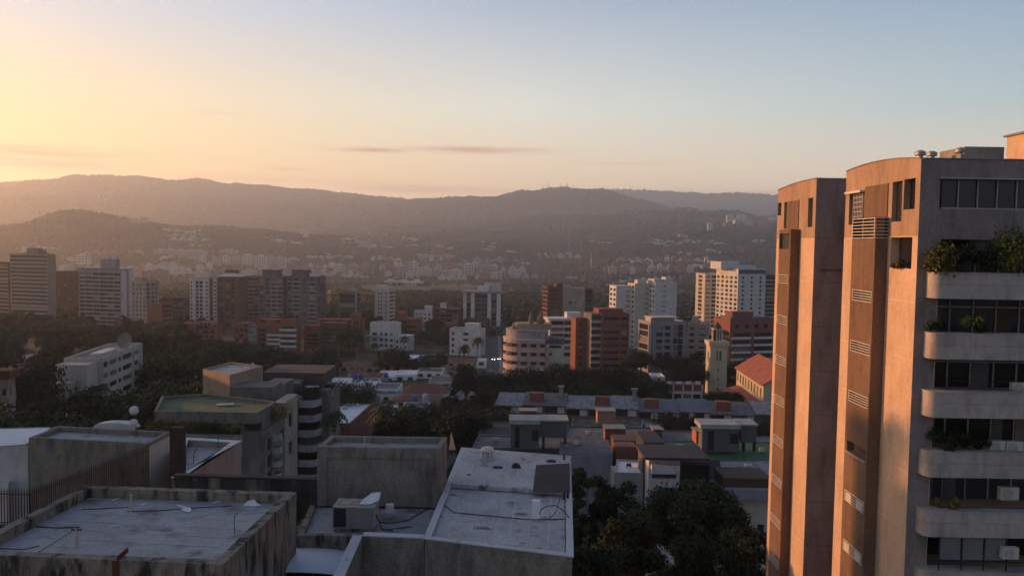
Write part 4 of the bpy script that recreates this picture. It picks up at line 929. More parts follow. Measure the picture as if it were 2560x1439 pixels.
s = MB()
for i in range(5): a = q*(i/4); s.tube([(a.x,a.y,a.z+.01),(a.x-.35,a.y-2.6,a.z-.46)], .03, 5)
s.build('frame', PVC, t)
roofblock('flat_roof_building', 'narrow dark lower roof between the mouldy roof and the wing wall', 'building', [(560,1460),(905,1455),(898,1345),(735,1338)], 15.4, STAIN, MEMB, .2, .25)
roofblock('flat_roof_building', 'dark gap roof between the mouldy roof and the low central roof', 'building', [(660,1372),(736,1350),(792,1242),(745,1238)], 14.9, STAIN, TAR, .2, .25)

def seams(T, corners, h, n, m, nm='seam'):
    """overlapping strips of membrane seen as thin raised seams"""
    a, b, c, d = [G(x, y, h) for x, y in corners]; o = T.location
    for i in range(1, n):
        t = i/n; p = a.lerp(b, t)-o; q = d.lerp(c, t)-o; w = .04
        s = MB(); s.prism([(p.x-w, p.y), (p.x+w, p.y), (q.x+w, q.y), (q.x-w, q.y)], p.z+.004, p.z+.014); s.build(nm, m, T)
SEAM = mat('pale seam', (.37,.375,.395), .65, .25, 2)
for k in range(1, 7):
    t = k/7; a = G(229,1229,H1).lerp(G(20,1362,H1), t); b = G(680,1247,H1).lerp(G(527,1392,H1), t); o = T1.location; a -= o; b -= o
    MB().prism([(a.x,a.y-.03),(b.x,b.y-.03),(b.x,b.y+.03),(a.x,a.y+.03)], a.z+.003, a.z+.011).build('seam', mat('faint seam', (.30,.305,.32), .6, .25, 3), T1)
seams(T5, [(1075,1338),(1420,1378),(1420,1240),(1128,1222)], H5, 7, SEAM); seams(T5, [(1130,1208),(1330,1224),(1335,1150),(1165,1128)], h5-.1, 5, SEAM)
# ------------------------------------------------------------ middle distance
def blk(h, pl, pr, Y, yt, D, m, yb=None, ops=None, rops=None, lops=None, name='wall', **kw):
    A = W(pl, yt, Y); B = W(pr, yt, Y); z1 = A.z-h.z0; z0 = 0 if yb is None else W(pl, yb, Y).z-h.z0; x0, y0 = A.x-h.t.location.x, Y-h.t.location.y; w = B.x-A.x
    f = lambda o, W_: [(W_*a, z0+(z1-z0)*b, W_*c, z0+(z1-z0)*d) + tuple(e) for a, b, c, d, *e in (o or [])]
    return h.block(x0, y0, x0+w, y0+D, z0, z1, m, f(ops, w), f(rops, D), f(lops, D), name=name, **kw)
def bld(name, label, cat, px, Y, group=None, drop=1.5):
    x = W(px, 900, Y).x; return House(name, label, cat, (x, Y), 0, ground(x, Y)-drop, group)
GREEN = mat('green roof paint', (.035,.12,.055), .85, .2, .5, second=(.02,.05,.03), thr=(.55,.7))
GREENM = mat('mossy terrace', (.13,.16,.075), .95, .2, .6, second=(.07,.07,.05), thr=(.5,.7))
DROOF = mat('dark felt roof', (.05,.045,.05), .9, .2, .5)
GROOF = mat('grey felt roof', (.13,.13,.135), .85, .2, .9, second=(.06,.055,.055), thr=(.5,.62))
# stepped apartment building
def stepped():
    h = bld('apartment_building', 'stepped concrete apartment building with green terrace, penthouse and wavy white balconies', 'building', 603, 124)
    T = h.t; ox, oy, oz = T.location
    global CONCS; CONC = CONCS = mat('sooty concrete', (.20,.18,.155), .92, .16, .8, second=(.08,.072,.06), thr=(.55,.75), streak=.45, fine=.2); WHITE = mat('greyed white render', (.40,.39,.38), .9, .12, .8, second=(.2,.19,.18), thr=(.6,.8), streak=.4)
    def poly(name, pix, hh, drop, wm, rm, par=.4, t=.3):
        P = [G(a, b, hh) for a, b in pix]; L_ = [(p.x-ox, p.y-oy) for p in P]; z1 = CZ-hh-oz
        a = sum(L_[i][0]*L_[(i+1) % len(L_)][1]-L_[(i+1) % len(L_)][0]*L_[i][1] for i in range(len(L_)))
        if a < 0: L_ = L_[::-1]
        I = inset(L_, t); s = MB(); n = len(L_)
        for i in range(n): j = (i+1) % n; s.quad((*L_[i],z1-drop),(*L_[j],z1-drop),(*L_[j],z1),(*L_[i],z1)); s.quad((*L_[i],z1),(*L_[j],z1),(*I[j],z1),(*I[i],z1)); s.quad((*I[i],z1),(*I[j],z1),(*I[j],z1-par),(*I[i],z1-par))
        s.v += [(x, y, z1-drop) for x, y in L_[::-1]]; s.f.append(tuple(range(len(s.v)-n, len(s.v)))); s.build(name, wm, T)
        r = MB(); r.v = [(x, y, z1-par) for x, y in I]; r.f = [tuple(range(n))]; r.build('roof', rm, T)
    poly('penthouse', [(507,922),(574,937),(657,914),(578,904)], 23.0, 6, mat('ochre concrete', (.36,.27,.19), .9, .1, .6, streak=.3, fine=.1), MEMB, .35, .25)
    poly('terrace', [(385,1027),(642,1031),(690,1003),(520,983),(404,989)], 25.9, 1.75, CONCS, GREENM, .55, .4)
    blk(h, 574, 682, 139, 966, 6, CONCD, 1010, name='wall')

    for px in (401, 492, 600): blk(h, px, px+10, 123.5, 1052, .6, CONC, 1092, name='column')
    blk(h, 612, 655, 124.5, 1052, 5, CONC, 1080, ops=[(.08,.1,.92,.9,.3)], gm=glass('green glass', (.03,.04,.035)), name='wall')
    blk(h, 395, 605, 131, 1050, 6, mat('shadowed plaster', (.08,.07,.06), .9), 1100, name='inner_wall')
    blk(h, 440, 604, 122, 1087, 1.0, WHITE, 1140, name='parapet')
    blk(h, 603, 663, 122.5, 1078, 11, CONC, ops=None, rops=[(.12,.84,.3,.93,.4),(.12,.72,.3,.81,.4),(.12,.60,.3,.69,.4),(.72,.85,.92,.92,.2)], par=.4, roof=CONCD)
    for i in range(4):
        z = h_z = W(680, 1110+33*i, 124).z-oz; s = MB(); x0 = W(663, 1110, 122.5).x-ox
        s.lathe((x0+.003, 4.5-1.5, z), [(0,0),(1.25,0),(1.25,.95),(1.15,.95)], 12, -math.pi/2, math.pi/2, cap=False); s.build('balcony', WHITE, T)
    blk(h, 684, 712, 133, 1006, 8, BEIGE, name='wall', rops=[(.3,.8,.6,.9,.3),(.3,.6,.6,.7,.3)]); blk(h, 655, 705, 150, 962, 8, CONC, rops=None, name='wall', ops=[(.5,.75,.75,.93,.6)])
    blk(h, 657, 811, 163, 930, 11, mat('brown fascia', (.085,.07,.06), .9, .15, .5, streak=.3), 958, name='roof_block')
    blk(h, 668, 745, 158, 957, 10, CONCD, ops=[(.55,.85,.8,.95,.5),(.2,.8,.4,.93,.5)], name='wall')
    blk(h, 745, 806, 166, 944, 9, CONC, ops=[(.3,.9,.5,.96,.4),(.62,.86,.8,.93,.4)], rops=[(.3,.9,.5,.95,.3)], name='wall')
    blk(h, 708, 737, 150, 1001, 6, mat('tan render', (.26,.165,.105), .9, .1, .6, streak=.3), 1069, name='bay'); blk(h, 709, 730, 152, 1060, 5, DROOF, name='wall')
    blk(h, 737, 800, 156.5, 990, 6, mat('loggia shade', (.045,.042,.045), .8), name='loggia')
    for i in range(8):
        yb_ = 998+36.9*i; z = W(750, yb_, 153).z-oz; s = MB(); m = WHITE
        x = [W(p, yb_, 153).x-ox for p in (737, 751, 775, 799)]; y0 = 153-oy; pts = [(x[0], y0+.9), (x[1], y0-1.1), (x[2], y0-1.25), (x[2]+1.0, y0-.9), (x[3], y0+1.6)]
        back = [(a, b+.3) for a, b in pts[::-1]]; s.prism(pts+back, z-1.15, z); s.prism(pts+[(x[3], y0+3.4), (x[0], y0+3.4)], z-1.3, z-1.153)
        s.build('balcony', m, T)
        if i in (1, 3, 5): 
            g = MB(); q = [(a, b+.5) for a, b in pts]; g.prism(q+[(a, b+.05) for a, b in q[::-1]], z+.02, z+1.6); g.build('glazed_screen', glass('dark red glass' if i != 3 else 'dark blue glass', (.035,.02,.022) if i != 3 else (.03,.034,.045)), T)
    blk(h, 799, 826, 155, 974, 9, CONC, rops=[(.2,1-.06*k-.05,.35,1-.06*k-.02,.3) for k in range(1, 9, 2)], name='pier', par=.3, roof=CONCD)
    MB().box(0,0,0,2.6,1.8,.12).build('awning', WHITE, T, loc=(W(762,968,160).x-ox, 160-oy, W(762,968,160).z-oz)); h.done()
    for lab, px, py, Y, w, hh, m, n in (('mossy shrubs over the right terrace edge of the stepped building', 687, 1050, 130, 3.5, 3.0, LEAFY, 900), ('dark shrubs under the stepped building pergola, left', 425, 1074, 121, 6, 1.8, LEAFY, 900),
        ('dark shrubs under the stepped building pergola, middle', 530, 1084, 121, 6, 2.2, LEAF, 1200), ('green shrubs under the pergola of the stepped building, right', 585, 1086, 121, 3, 1.8, LEAFY, 700), ('plants spilling over the top floor of the stepped building', 775, 995, 156, 5, 2.4, LEAF, 1000), ('ivy crowning the right pier of the stepped building', 815, 973, 155, 3, .9, LEAFD, 500)):
        p = W(px, py, Y); bush(lab, p.x, p.y, p.z, w, 2, hh, n, .12, m, seed=px, name='shrub')
    for px, py, lab in ((606, 925, 'left white dish on the penthouse of the stepped building'), (632, 915, 'right small white dish on the penthouse of the stepped building')):
        p = W(px, py, 150); t = thing('satellite_dish', lab, 'satellite dish', tuple(p-Vector((0,0,.9)))); MB().tube([(0,0,-.4),(0,0,.7)], .05, 6).build('mast', PVC, t)
        s = MB(); s.lathe((0,0,0), [(.02,0),(.3,.05),(.5,.16),(.62,.3)], 14, cap=False); o = s.build('reflector', WHITE, t, smooth=True); o.location = (0,0,.9); o.rotation_euler = (R(60), 0, R(-40))
    p = W(589, 1003, 137); t = thing('air_conditioner', 'white air conditioner against the grey wall above the green terrace', 'air conditioner', tuple(p)); MB().box(-.55,-.3,-.3,.55,.1,.55).build('casing', WHITE, t); MB().lathe((0,0,0), [(.25,0),(.25,.01)], 14).build('fan', DARKM, t, loc=(.0,-.31,.12)).rotation_euler = (R(90),0,0)
    p = W(563, 1015, 131); t = thing('roof_table', 'pale tilted panel lying on the green terrace', 'panel', tuple(p)); MB().box(-1.3,-.8,.3,1.3,.8,.38,rz=.3).build('top', WHITE, t); MB().box(-.9,-.5,-.4,-.8,-.4,.3).box(.8,.4,-.4,.9,.5,.3).build('legs', PVC, t)
stepped()
# terraces of houses, right of centre
def terrace_row():
    cuts = [1236, 1305, 1415, 1528, 1596, 1700, 1776, 1889, 1960]; n = len(cuts)-1
    names = ['first house from the left', 'second house from the left', 'third house from the left', 'fourth house from the left', 'fifth house from the left', 'fourth house from the right', 'second house from the right', 'rightmost house']
    for i in range(n):
        a, b = cuts[i], cuts[i+1]; f = lambda p: 1011.5+(p-1236)/(1922-1236)*26.5
        A = G(a, f(a), 44); B = G(b, f(b), 44); w = math.hypot(B.x-A.x, B.y-A.y); z0 = ground(A.x, A.y)-1.5
        h = House('terraced_house', names[i]+' in the long red and white terrace below the dark trees', 'house', A, math.atan2(B.y-A.y, B.x-A.x), z0, 'houses of the long terrace'); H = CZ-44-z0+(0,.35,-.1,.3,-.25,.15,-.2,.2)[i]
        k = max(1, round(w/5.2)); cw = w/k; ops = [(cw*j+.25, H-1.9, cw*j+cw*.58, H-.35, .25) for j in range(k)]
        h.block(.02, 0, w-.02, 11, 0, H, BRICK, ops, rec=.3, gm=glass('window glass'))
        for j in range(k): h.box('white_panel', WHITE, cw*j+cw*.62, -.05, H-1.95, cw*j+cw*.93, -.003, H-.3)
        h.box('brick_band', BRICK, .0, -.5, H-3.1, w, -.06, H-2.1)
        rm = [GROOF, mat('pale sheet roof', (.22,.22,.235), .8, .2, .9, second=(.09,.075,.07), thr=(.52,.64), streak=.2), GROOF, MATS['pale sheet roof'], mat('slate sheet roof', (.12,.125,.14), .8, .15, .5)][[1,0,3,1,4,4,2,1][i]]
        s = MB(); s.prism([(0,-.7),(w,-.7),(w,11.5),(0,11.5)], [H+.003,H+.003,H+1.4,H+1.4], [H+.16,H+.16,H+1.56,H+1.56]); s.build('roof', rm, h.t)
        if i in (1, 2, 4, 6): cx = w*.15 if i != 2 else w*.64; h.box('chimney_room', BRICK, cx-.0, 2.5, H+.4, cx+3.9, 5.0, H+2.9)
        if i in (1, 3): h.box('vent_stack', CONC, w*.8, 7, H+.8, w*.8+1.2, 8.2, H+4); h.box('stack_cap', CONC, w*.8-.3, 6.7, H+4.003, w*.8+1.5, 8.5, H+4.3)
        h.done()
terrace_row()
def rb(label, pix, h, wm, rm, par=.25, t=.25, **k): return roofblock('low_building', label, 'building', pix, h, wm, rm, par, t, **k)
rb('grey roofed low building just in front of the long terrace, left end', [(1215,1053),(1417,1057),(1417,1037),(1225,1033)], 42, GREYD, GROOF)
rb('low dark roofed building left of the left tank room', [(1196,1086),(1300,1088),(1300,1055),(1207,1053)], 39.5, GREYD, DROOF)
rb('low grey roofed building in front of the dark roof, left end of the second row', [(1180,1118),(1400,1120),(1400,1089),(1197,1086)], 38, GREYD, GROOF)
rb('wide grey roof with a brick box on it, centre of the second row', [(1398,1101),(1645,1102),(1640,1068),(1420,1064)], 39.5, BRICKD, GROOF)
rb('dark mossy roof behind the brick box roof', [(1428,1066),(1616,1068),(1608,1046),(1432,1044)], 41.5, GREYD, mat('mossy dark roof', (.045,.055,.04), .9, .25, .6, second=(.09,.12,.06), thr=(.52,.64)))
rb('front grey roofed house with a plain grey wall left of the white roofed one', [(1398,1128),(1532,1131),(1521,1099),(1402,1095)], 37, GREY, GROOF, 0)
rb('grey roofed building behind the bright green roof', [(1640,1101),(1790,1103),(1780,1077),(1640,1074)], 40, GREYD, GROOF)
rb('pale roof between the mossy roof and the round tree', [(1600,1080),(1662,1082),(1655,1055),(1606,1052)], 41.5, GREY, MATS['pale sheet roof'])
rb('grey roof at the right edge behind the tank room, beside the sunlit tower', [(1880,1120),(1960,1122),(1960,1090),(1880,1088)], 39, GREYD, GROOF)
rb('small white roofed house with railed balconies in front of a brick wall', [(1536,1180),(1608,1182),(1610,1150),(1542,1147)], 33.5, GREY, WROOF)
rb('bright green flat roof carrying the right tank room', [(1700,1148),(1940,1150),(1940,1104),(1652,1100),(1664,1126)], 36, GREYD, GREEN, .15, .2)
rb('pale roofed building with a brown upper storey at the right, beside the sunlit tower', [(1806,1190),(1930,1194),(1930,1152),(1800,1152)], 33.5, BRICKD, MATS['pale sheet roof'], 0)
h = bld('low_building', 'brick wall house between the grey walled house and the white building', 'building', 1539, 150); blk(h, 1539, 1592, 149, 1116, 4, BRICK); blk(h, 1535, 1612, 155, 1100, 5, BRICKD, ops=[(.1,.88,.35,.96,.2),(.45,.88,.62,.96,.2),(.7,.88,.95,.96,.2)]); h.done()
h = bld('low_building', 'three storey white house with dark eaves behind the huge tree', 'building', 1622, 118); blk(h, 1622, 1700, 118, 1150, 9, WHITE, ops=[(.35,.68,.85,.79,.2),(.1,.86,.9,.97,.9),(.35,.42,.85,.53,.2)], style=3, fm=DARKM, gm=glass('blue glass'), lops=[(.2,.7,.6,.8,.2)]); blk(h, 1700, 1778, 121, 1152, 9, mat('dark taupe wall', (.10,.085,.078), .9), ops=[(.05,.84,.95,.97,.8),(.1,.6,.6,.72,.3)])
blk(h, 1606, 1622, 121, 1130, 4, GREYD); blk(h, 1630, 1700, 116.8, 1163, 1.0, WHITE, 1184, name='balcony'); blk(h, 1612, 1776, 116.5, 1143, 8, DROOF, 1149, name='eaves'); blk(h, 1610, 1660, 128, 1105, 8, DROOF, 1150, name='upper_roof'); h.done()
h = bld('low_building', 'grey house with railed balconies below the white roof', 'building', 1536, 130); blk(h, 1536, 1608, 131, 1184, 5, GREY, ops=[(.1,.86,.3,.97,.4),(.45,.86,.65,.97,.4),(.1,.66,.5,.8,.4),(.6,.66,.9,.8,.4)]); h.done()
h = bld('low_building', 'pale lower wall and long balcony at the right foot of the sunlit tower', 'building', 1800, 118); blk(h, 1810, 1930, 118, 1194, 6, mat('brown upper wall', (.09,.055,.04), .9, .1), 1222); blk(h, 1800, 1930, 117, 1222, 1.2, GREY, 1247, name='balcony'); blk(h, 1806, 1930, 119, 1247, 6, CREAM, ops=[(.72,.6,.86,.72,.2)]); h.done()
def tank_room(label, pl, pm, pr, Y, yt, yb, yb2):
    h = bld('tank_room', label, 'tank room', pl, Y); blk(h, pl, pm, Y, yt+11, 4, GREYD, yb, ops=[(.15,.05,.32,.9,.15),(.75,.35,.98,.8,.08)]); blk(h, pl-4, pm+3, Y-.4, yt, 5, mat('pale slab', (.33,.33,.30), .9, .1), yt+11, name='slab')
    blk(h, pm+4, pr, Y+1, yt+4, 4, GREYD, yb2, name='tank'); blk(h, pm+2, pr+4, Y+.8, yt, 5, MATS['pale slab'], yt+4, name='slab')
    for a in (pm+8, pr-8): blk(h, a, a+6, Y+1.5, yb2, .6, DARKM, yb, name='post')
    h.done()
tank_room('left dark rooftop tank room with a pale slab roof on the second row', 1277, 1348, 1418, 150, 1049, 1122, 1092)
tank_room('right dark rooftop tank room with a pale slab roof on the bright green roof', 1756, 1849, 1892, 143, 1060, 1128, 1103)
for lab, pl, pr, Y, yt, yb, m in (('red brick roof box on the wide grey roof', 1513, 1564, 166, 1072, 1099, BRICK), ('pink roof box on the mossy roof', 1494, 1539, 188, 1028, 1052, mat('pink render', (.36,.2,.16), .9, .1)), ('red brick roof box behind the left tank room', 1299, 1341, 196, 1028, 1050, BRICK), ('small orange lit roof box beside the right tank room', 1741, 1753, 146, 1080, 1103, mat('orange paint', (.42,.12,.06), .8)), ('small brick box at the right end of the wide grey roof', 1634, 1655, 172, 1074, 1090, BRICKD)):  # the small box's orange is sunlight put into its base colour
    h = bld('roof_box', lab, 'roof box', pl, Y); blk(h, pl, pr, Y, yt, 3.5, m, yb+6); blk(h, pl-2, pr+2, Y-.3, yt-2, 4, CONC, yt, name='lid'); h.done()
# houses on the valley floor
def on_ground(px, py):
    d = ray(px, py); t = 60.0
    while t < 3000:
        p = Vector((0,0,CZ))+d*t
        if p.z <= ground(p.x, p.y): return p
        t += 1.0
    return p
HG = 'small houses of the valley district'
WASH = mat('whitewash', (.72,.71,.69), .8, .06, .8, streak=.2)
def house(label, pl, pr, yr, ye, yb, kind, wm=WASH, rm=None, tank=None):
    p = on_ground((pl+pr)/2, yb); Y = p.y; A = W(pl, ye, Y); B = W(pr, ye, Y); w = B.x-A.x; z0 = p.z-1; H = A.z-z0
    h = House('house', label, 'house', A, 0, z0, HG); n = max(1, int(w/3.2)); cw = w/n
    D = max(5, min(18, G((pl+pr)/2, yr, CZ-A.z).y-Y)) if kind == 'flat' else 9
    ops = [(cw*(i+.22), max(.3, H-2.3), cw*(i+.72), H-.9, .2) for i in range(n)]
    h.block(0, 0, w, D, 0, H, wm, ops, rec=.2, par=.3 if kind == 'flat' else 0, roof=rm or (WROOF if kind == 'flat' else None), gm=glass('window glass'))
    if kind == 'tile':
        rz = W(pl, yr, Y+D/2).z-z0; rz = max(H+1.2, min(H+3.4, rz)); s = MB(); e = .6
        s.v = [(-e,-e,H+.01),(w+e,-e,H+.01),(w+e,D+e,H+.01),(-e,D+e,H+.01),(D*.35,D/2,rz),(max(w-D*.35,D*.36),D/2,rz)]; s.f = [(0,1,5,4),(1,2,5),(2,3,4,5),(3,0,4),(3,2,1,0)]; s.build('roof', rm or TILE, h.t)
    h.done()
    return h
house('white flat roofed house at the left end of the white house group', 818, 886, 943, 957, 972, 'flat', rm=WROOF)
house('white house with a dark window band right of the leftmost white house', 890, 944, 951, 962, 978, 'flat')
house('white two storey house with a grey roof and two square windows', 929, 995, 956, 970, 992, 'flat', rm=GROOF)
house('long white house with a red tile roof and white dormer boxes', 1008, 1116, 958, 980, 999, 'tile')
house('white two storey house with a grey roof and a rooftop tank, back of the group', 1042, 1106, 918, 928, 946, 'flat', rm=GROOF)
house('white house with cluttered terrace left of the two storey white house', 987, 1040, 924, 936, 950, 'flat')
house('white roofed shed left of the cluttered terrace house', 938, 986, 925, 940, 950, 'flat')
house('red tile roofed house behind the white shed', 956, 1007, 903, 914, 926, 'tile', CREAM)
house('small red tile roofed house left of the blue tank tower', 1025, 1063, 908, 916, 927, 'tile', CREAM)
house('wide red tile roofed house at the far left of the house group', 849, 936, 901, 914, 926, 'tile', CREAM)
house('small dark red roofed house in front of the wide red roof', 870, 903, 921, 932, 942, 'tile', WHITE)
house('flat grey roofed house behind the long red roofed one', 1071, 1131, 938, 953, 962, 'flat', CREAM, GROOF)
house('low red tiled wing in front of the long white house', 988, 1098, 986, 1000, 1012, 'tile', CREAM)
house('red roofed house beside the street below the plain white block', 1107, 1142, 913, 928, 940, 'tile', BEIGE)
house('long red roofed row below the plain white block', 1118, 1182, 893, 903, 914, 'tile', CREAM)
house('grey ramp roofed house by the street bend', 1105, 1142, 991, 1004, 1015, 'flat', WHITE, GROOF)
house('small grey roofed house in front of the white two storey house', 912, 950, 989, 998, 1010, 'flat', CREAM, GROOF)
house('white gabled building beside the street near the headlights', 1192, 1216, 895, 900, 921, 'flat')
house('red tile hip roofed house at the left edge of the photo', -10, 62, 868, 884, 897, 'tile', WHITE)
house('round looking white flat roofed house left of the dark round tree', 60, 118, 880, 890, 902, 'flat')
house('small red roofed house left of the white office', 66, 104, 940, 955, 970, 'tile', BEIGE)
house('long white flat roofed house with a red front wall at the left', 36, 116, 963, 983, 1006, 'flat', mat('red painted wall', (.26,.09,.07), .9, .1))
house('grey flat roofed annex in front of the white office', 134, 194, 929, 944, 985, 'flat', BEIGE, GROOF)
house('small white house at the left edge below the red hip roof', -5, 44, 996, 1006, 1030, 'flat')
house('small white roofed house among trees at the far left', 18, 38, 860, 866, 874, 'flat')
house('tiny white house in the trees left of the dish office', 84, 98, 852, 857, 864, 'flat')
house('tiny white house in the trees above the dish office', 151, 166, 845, 849, 855, 'flat')
house('white house between the trees right of the small red house', 150, 166, 896, 903, 912, 'flat')
house('red roofed house just above the pebble dashed box building', 176, 250, 1040, 1052, 1075, 'tile', WHITE)
house('orange roofed house right of the white ball antennas', 366, 404, 1025, 1040, 1075, 'tile', WHITE)
house('white roofed house at the far left of the white group, behind the stepped building', 800, 842, 955, 964, 980, 'flat')
house('cream house with a flat white roof just below the blue tanks', 880, 922, 967, 976, 990, 'flat', CREAM)
house('long grey roofed house below the two storey white house', 930, 1002, 975, 985, 1000, 'flat', WHITE, GROOF)
house('white house with a red tile roof left of the cluttered terrace', 905, 950, 932, 941, 953, 'tile')
house('grey roofed white house right of the two storey house with the tank', 1108, 1136, 925, 936, 950, 'flat', WHITE, GROOF)
house('red roofed house in front of the stepped white block', 960, 1012, 887, 896, 906, 'tile', WHITE)
house('white flat roofed house right of the red roof by the stepped white block', 1018, 1060, 886, 894, 906, 'flat')
house('blue grey roofed house below the small brick block', 1068, 1112, 884, 893, 906, 'flat', CREAM, GROOF)
house('white boundary house at the street side, nearest the bend', 1118, 1150, 962, 972, 988, 'flat', WHITE, WROOF)
house('low white house left of the round dark tree beside the red wall', 946, 990, 1010, 1020, 1038, 'flat', CREAM, WROOF)
house('white house behind the palms in the centre', 1006, 1070, 1004, 1014, 1040, 'flat', WHITE, GROOF)
# red walled building with a white roof
rb('white roofed building with a red brick parapet wall along the side street', [(790,1057),(876,1057),(940,1000),(850,998)], 41, BRICK, WROOF, .7, .3)
for lab, pl, pr, yr, ye, yb, kd, wm, rm in (('white house with brown tile roof between the annex and the left edge trees', 72, 128, 1008, 1018, 1036, 'tile', WHITE, None), ('pale flat roofed house behind the round tree at the left', 120, 165, 905, 913, 925, 'flat', CREAM, None), ('brick roofed house in front of the round looking white house', 20, 60, 905, 914, 926, 'tile', CREAM, None),
    ('white shed roof beside the long white roofed house', 118, 136, 985, 992, 1006, 'flat', WHITE, None), ('small flat roofed house above the belt of trees, left of the office dish', 196, 246, 862, 868, 877, 'flat', BEIGE, GROOF), ('red roofed house under the trees right of the dish office', 366, 410, 1000, 1010, 1022, 'tile', WHITE, None)):
    house(lab, pl, pr, yr, ye, yb, kd, wm, rm)
h = bld('low_building', 'white framed building with red sloping top in front of the bell tower', 'building', 1660, 262); blk(h, 1660, 1756, 262, 977, 8, WHITE, ops=[(.03,.62,.22,.9,.3),(.27,.62,.46,.9,.3),(.5,.62,.72,.9,.3),(.76,.62,.96,.9,.3)])
for i in range(4): blk(h, 1669+24*i, 1680+24*i, 263, 954, 1, WHITE, 961, name='chimney')
blk(h, 1660, 1756, 262.4, 960, 6, mat('faded red roof', (.2,.075,.07), .9, .15), 977, name='red_fascia')
for i in range(5): blk(h, 1659+24*i, 1662+24*i, 261.8, 963, .5, WHITE, 977, name='post')
h.done()
h = bld('low_building', 'narrow white stair tower left of the red topped building', 'building', 1632, 270); blk(h, 1632, 1663, 270, 940, 8, WHITE, par=.3); h.done()
def water_tank(label, px, py, Y, r, hh, m):
    p = W(px, py, Y); t = thing('water_tank', label, 'water tank', tuple(p), 0, 'rooftop water tanks'); MB().lathe((0,0,.2), [(r,0),(r*1.05,hh*.3),(r,hh*.7),(r*.7,hh*.9),(r*.3,hh)], 14).build('tank', m, t, smooth=True); MB().box(-r,-r,-1.2,r,r,.19).build('stand', PVC, t)
BLUE = mat('blue plastic', (.03,.10,.30), .5, .1)
for lab, px, py, r, m in (('left blue tank on the white houses', 888, 949, 1.0, BLUE), ('right blue tank on the white houses', 903, 948, 1.0, BLUE), ('blue tank on the white shed', 965, 944, .9, BLUE), ('blue tank above the palms', 1036, 1007, 1.0, BLUE), ('pale blue tank with white top behind the palms', 1064, 1002, 1.1, mat('pale tank', (.4,.48,.52), .5)), ('blue tank tower beyond the red roofs', 1052, 900, 1.1, BLUE)):
    water_tank(lab, px, py, on_ground(px, py+18).y, r, 2.1*r, m)
# office with the big dish
h = tower('office_building', 'white four storey office with ribbon windows and a big mesh dish on top', 'building', 250, 214, 356, 247, 874, 9, 3.0, CREAM, front=('cols',((.03,.17,.5,.35),(.2,.36,.45),(.4,.47,.4),(.5,.72,.5),(.76,.9,.5,.35)),.5), left=('cols',((.2,.4,.5),),.5), nf=5, top=.9)
w = h.W; h.block(w*.0-7.5, .5, -.003, 8, 0, h.H-.7, CREAM, [], par=.3); h.block(-14, 2.5, -7.503, 9, 0, h.H-4.4, BEIGE, [(1,h.H-8,3,h.H-6,.3),(4,h.H-8,6,h.H-6,.3)], par=.3); h.block(w+.003, 2, w+5, 9, 0, h.H-2.8, CREAM, openings(('cols',((.3,.7),),.4),5,h.H-3.6,3,4))
for x in (w*.02, w*.74, w*.93): h.box('pier', CREAM, x, -.4, 0, x+.5, -.003, h.H+.2)
h.box('rooftop_clutter', WHITE, w*.2, 2, h.H-.6, w*.55, 5, h.H+.3); h.done()
p = W(316, 852, 234); t = thing('satellite_dish', 'huge mesh satellite dish on the roof of the white office', 'satellite dish', (p.x, p.y, p.z-3.0)); s = MB(); s.lathe((0,0,0), [(.03,0),(.9,.12),(1.7,.42),(2.4,.85)], 24, cap=False); o = s.build('reflector', mat('dish mesh', (.20,.19,.185), .8, .15, 4), t, smooth=True); o.location = (0,0,3.0); o.rotation_euler = (R(78), 0, R(-14))
MB().tube([(0,.3,0),(0,.3,2.6)], .18, 8).tube([(0,.2,2.9),(-.3,-1.6,3.1)], .05, 5).build('mast', DARKM, t)
# beige building at the left edge
h = bld('apartment_building', 'beige building with curved balconies and red tiled eaves cut by the left edge', 'building', -30, 150); blk(h, -60, 20, 150, 947, 2.2, BEIGE, ops=[(.3,.86,.42,.93,.3),(.55,.86,.67,.93,.3),(.3,.72,.42,.79,.3),(.8,.84,.93,.93,.3),(.8,.70,.93,.79,.3),(.8,.56,.93,.65,.3)], rops=[(.2,.86,.45,.95,.3),(.2,.72,.45,.81,.3)])
for i in range(4): blk(h, 2, 24, 149, 991+36*i, 2.0, BEIGE, 1006+36*i, name='balcony')
blk(h, -60, 24, 149.4, 925, 3.2, TILE, 946, name='eaves'); h.done()
# mast with two white ball shaped dishes, white vault behind
p = G(340, 1093, 14.35); t = thing('antenna_mast', 'thin mast with two round white dishes on the pebble dashed box roof', 'antenna', tuple(p)); MB().tube([(0,0,0),(0,0,2.45)], .035, 6).build('mast', DARKM, t)
for z, r, dx in ((2.0, .33, -.06), (1.08, .30, -.10)):
    s = MB(); s.lathe((0,0,0), [(.01,-.05),(r*.6,-.03),(r,.06),(r*.98,.12),(r*.6,.2),(.01,.24)], 20); o = s.build('dish', WHITE, t, smooth=True); o.location = (dx,-.1,z); o.rotation_euler = (R(80), 0, R(10))
p = W(284, 1066, 66); t = thing('vaulted_roof_building', 'low white vaulted roof behind the pebble dashed box building', 'building', (p.x, p.y, 20)); s = MB(); z = p.z-20; n = 16
P = [(-1.75+3.5*i/n, z-.1+.42*math.sqrt(max(0,1-(2*i/n-1)**2))) for i in range(n+1)]
for i in range(n): s.quad((P[i][0],0,P[i][1]),(P[i+1][0],0,P[i+1][1]),(P[i+1][0],1,P[i+1][1]),(P[i][0],1,P[i][1])); s.quad((P[i][0],0,0),(P[i+1][0],0,0),(P[i+1][0],0,P[i+1][1]),(P[i][0],0,P[i][1]))
s.build('vault', WHITE, t)
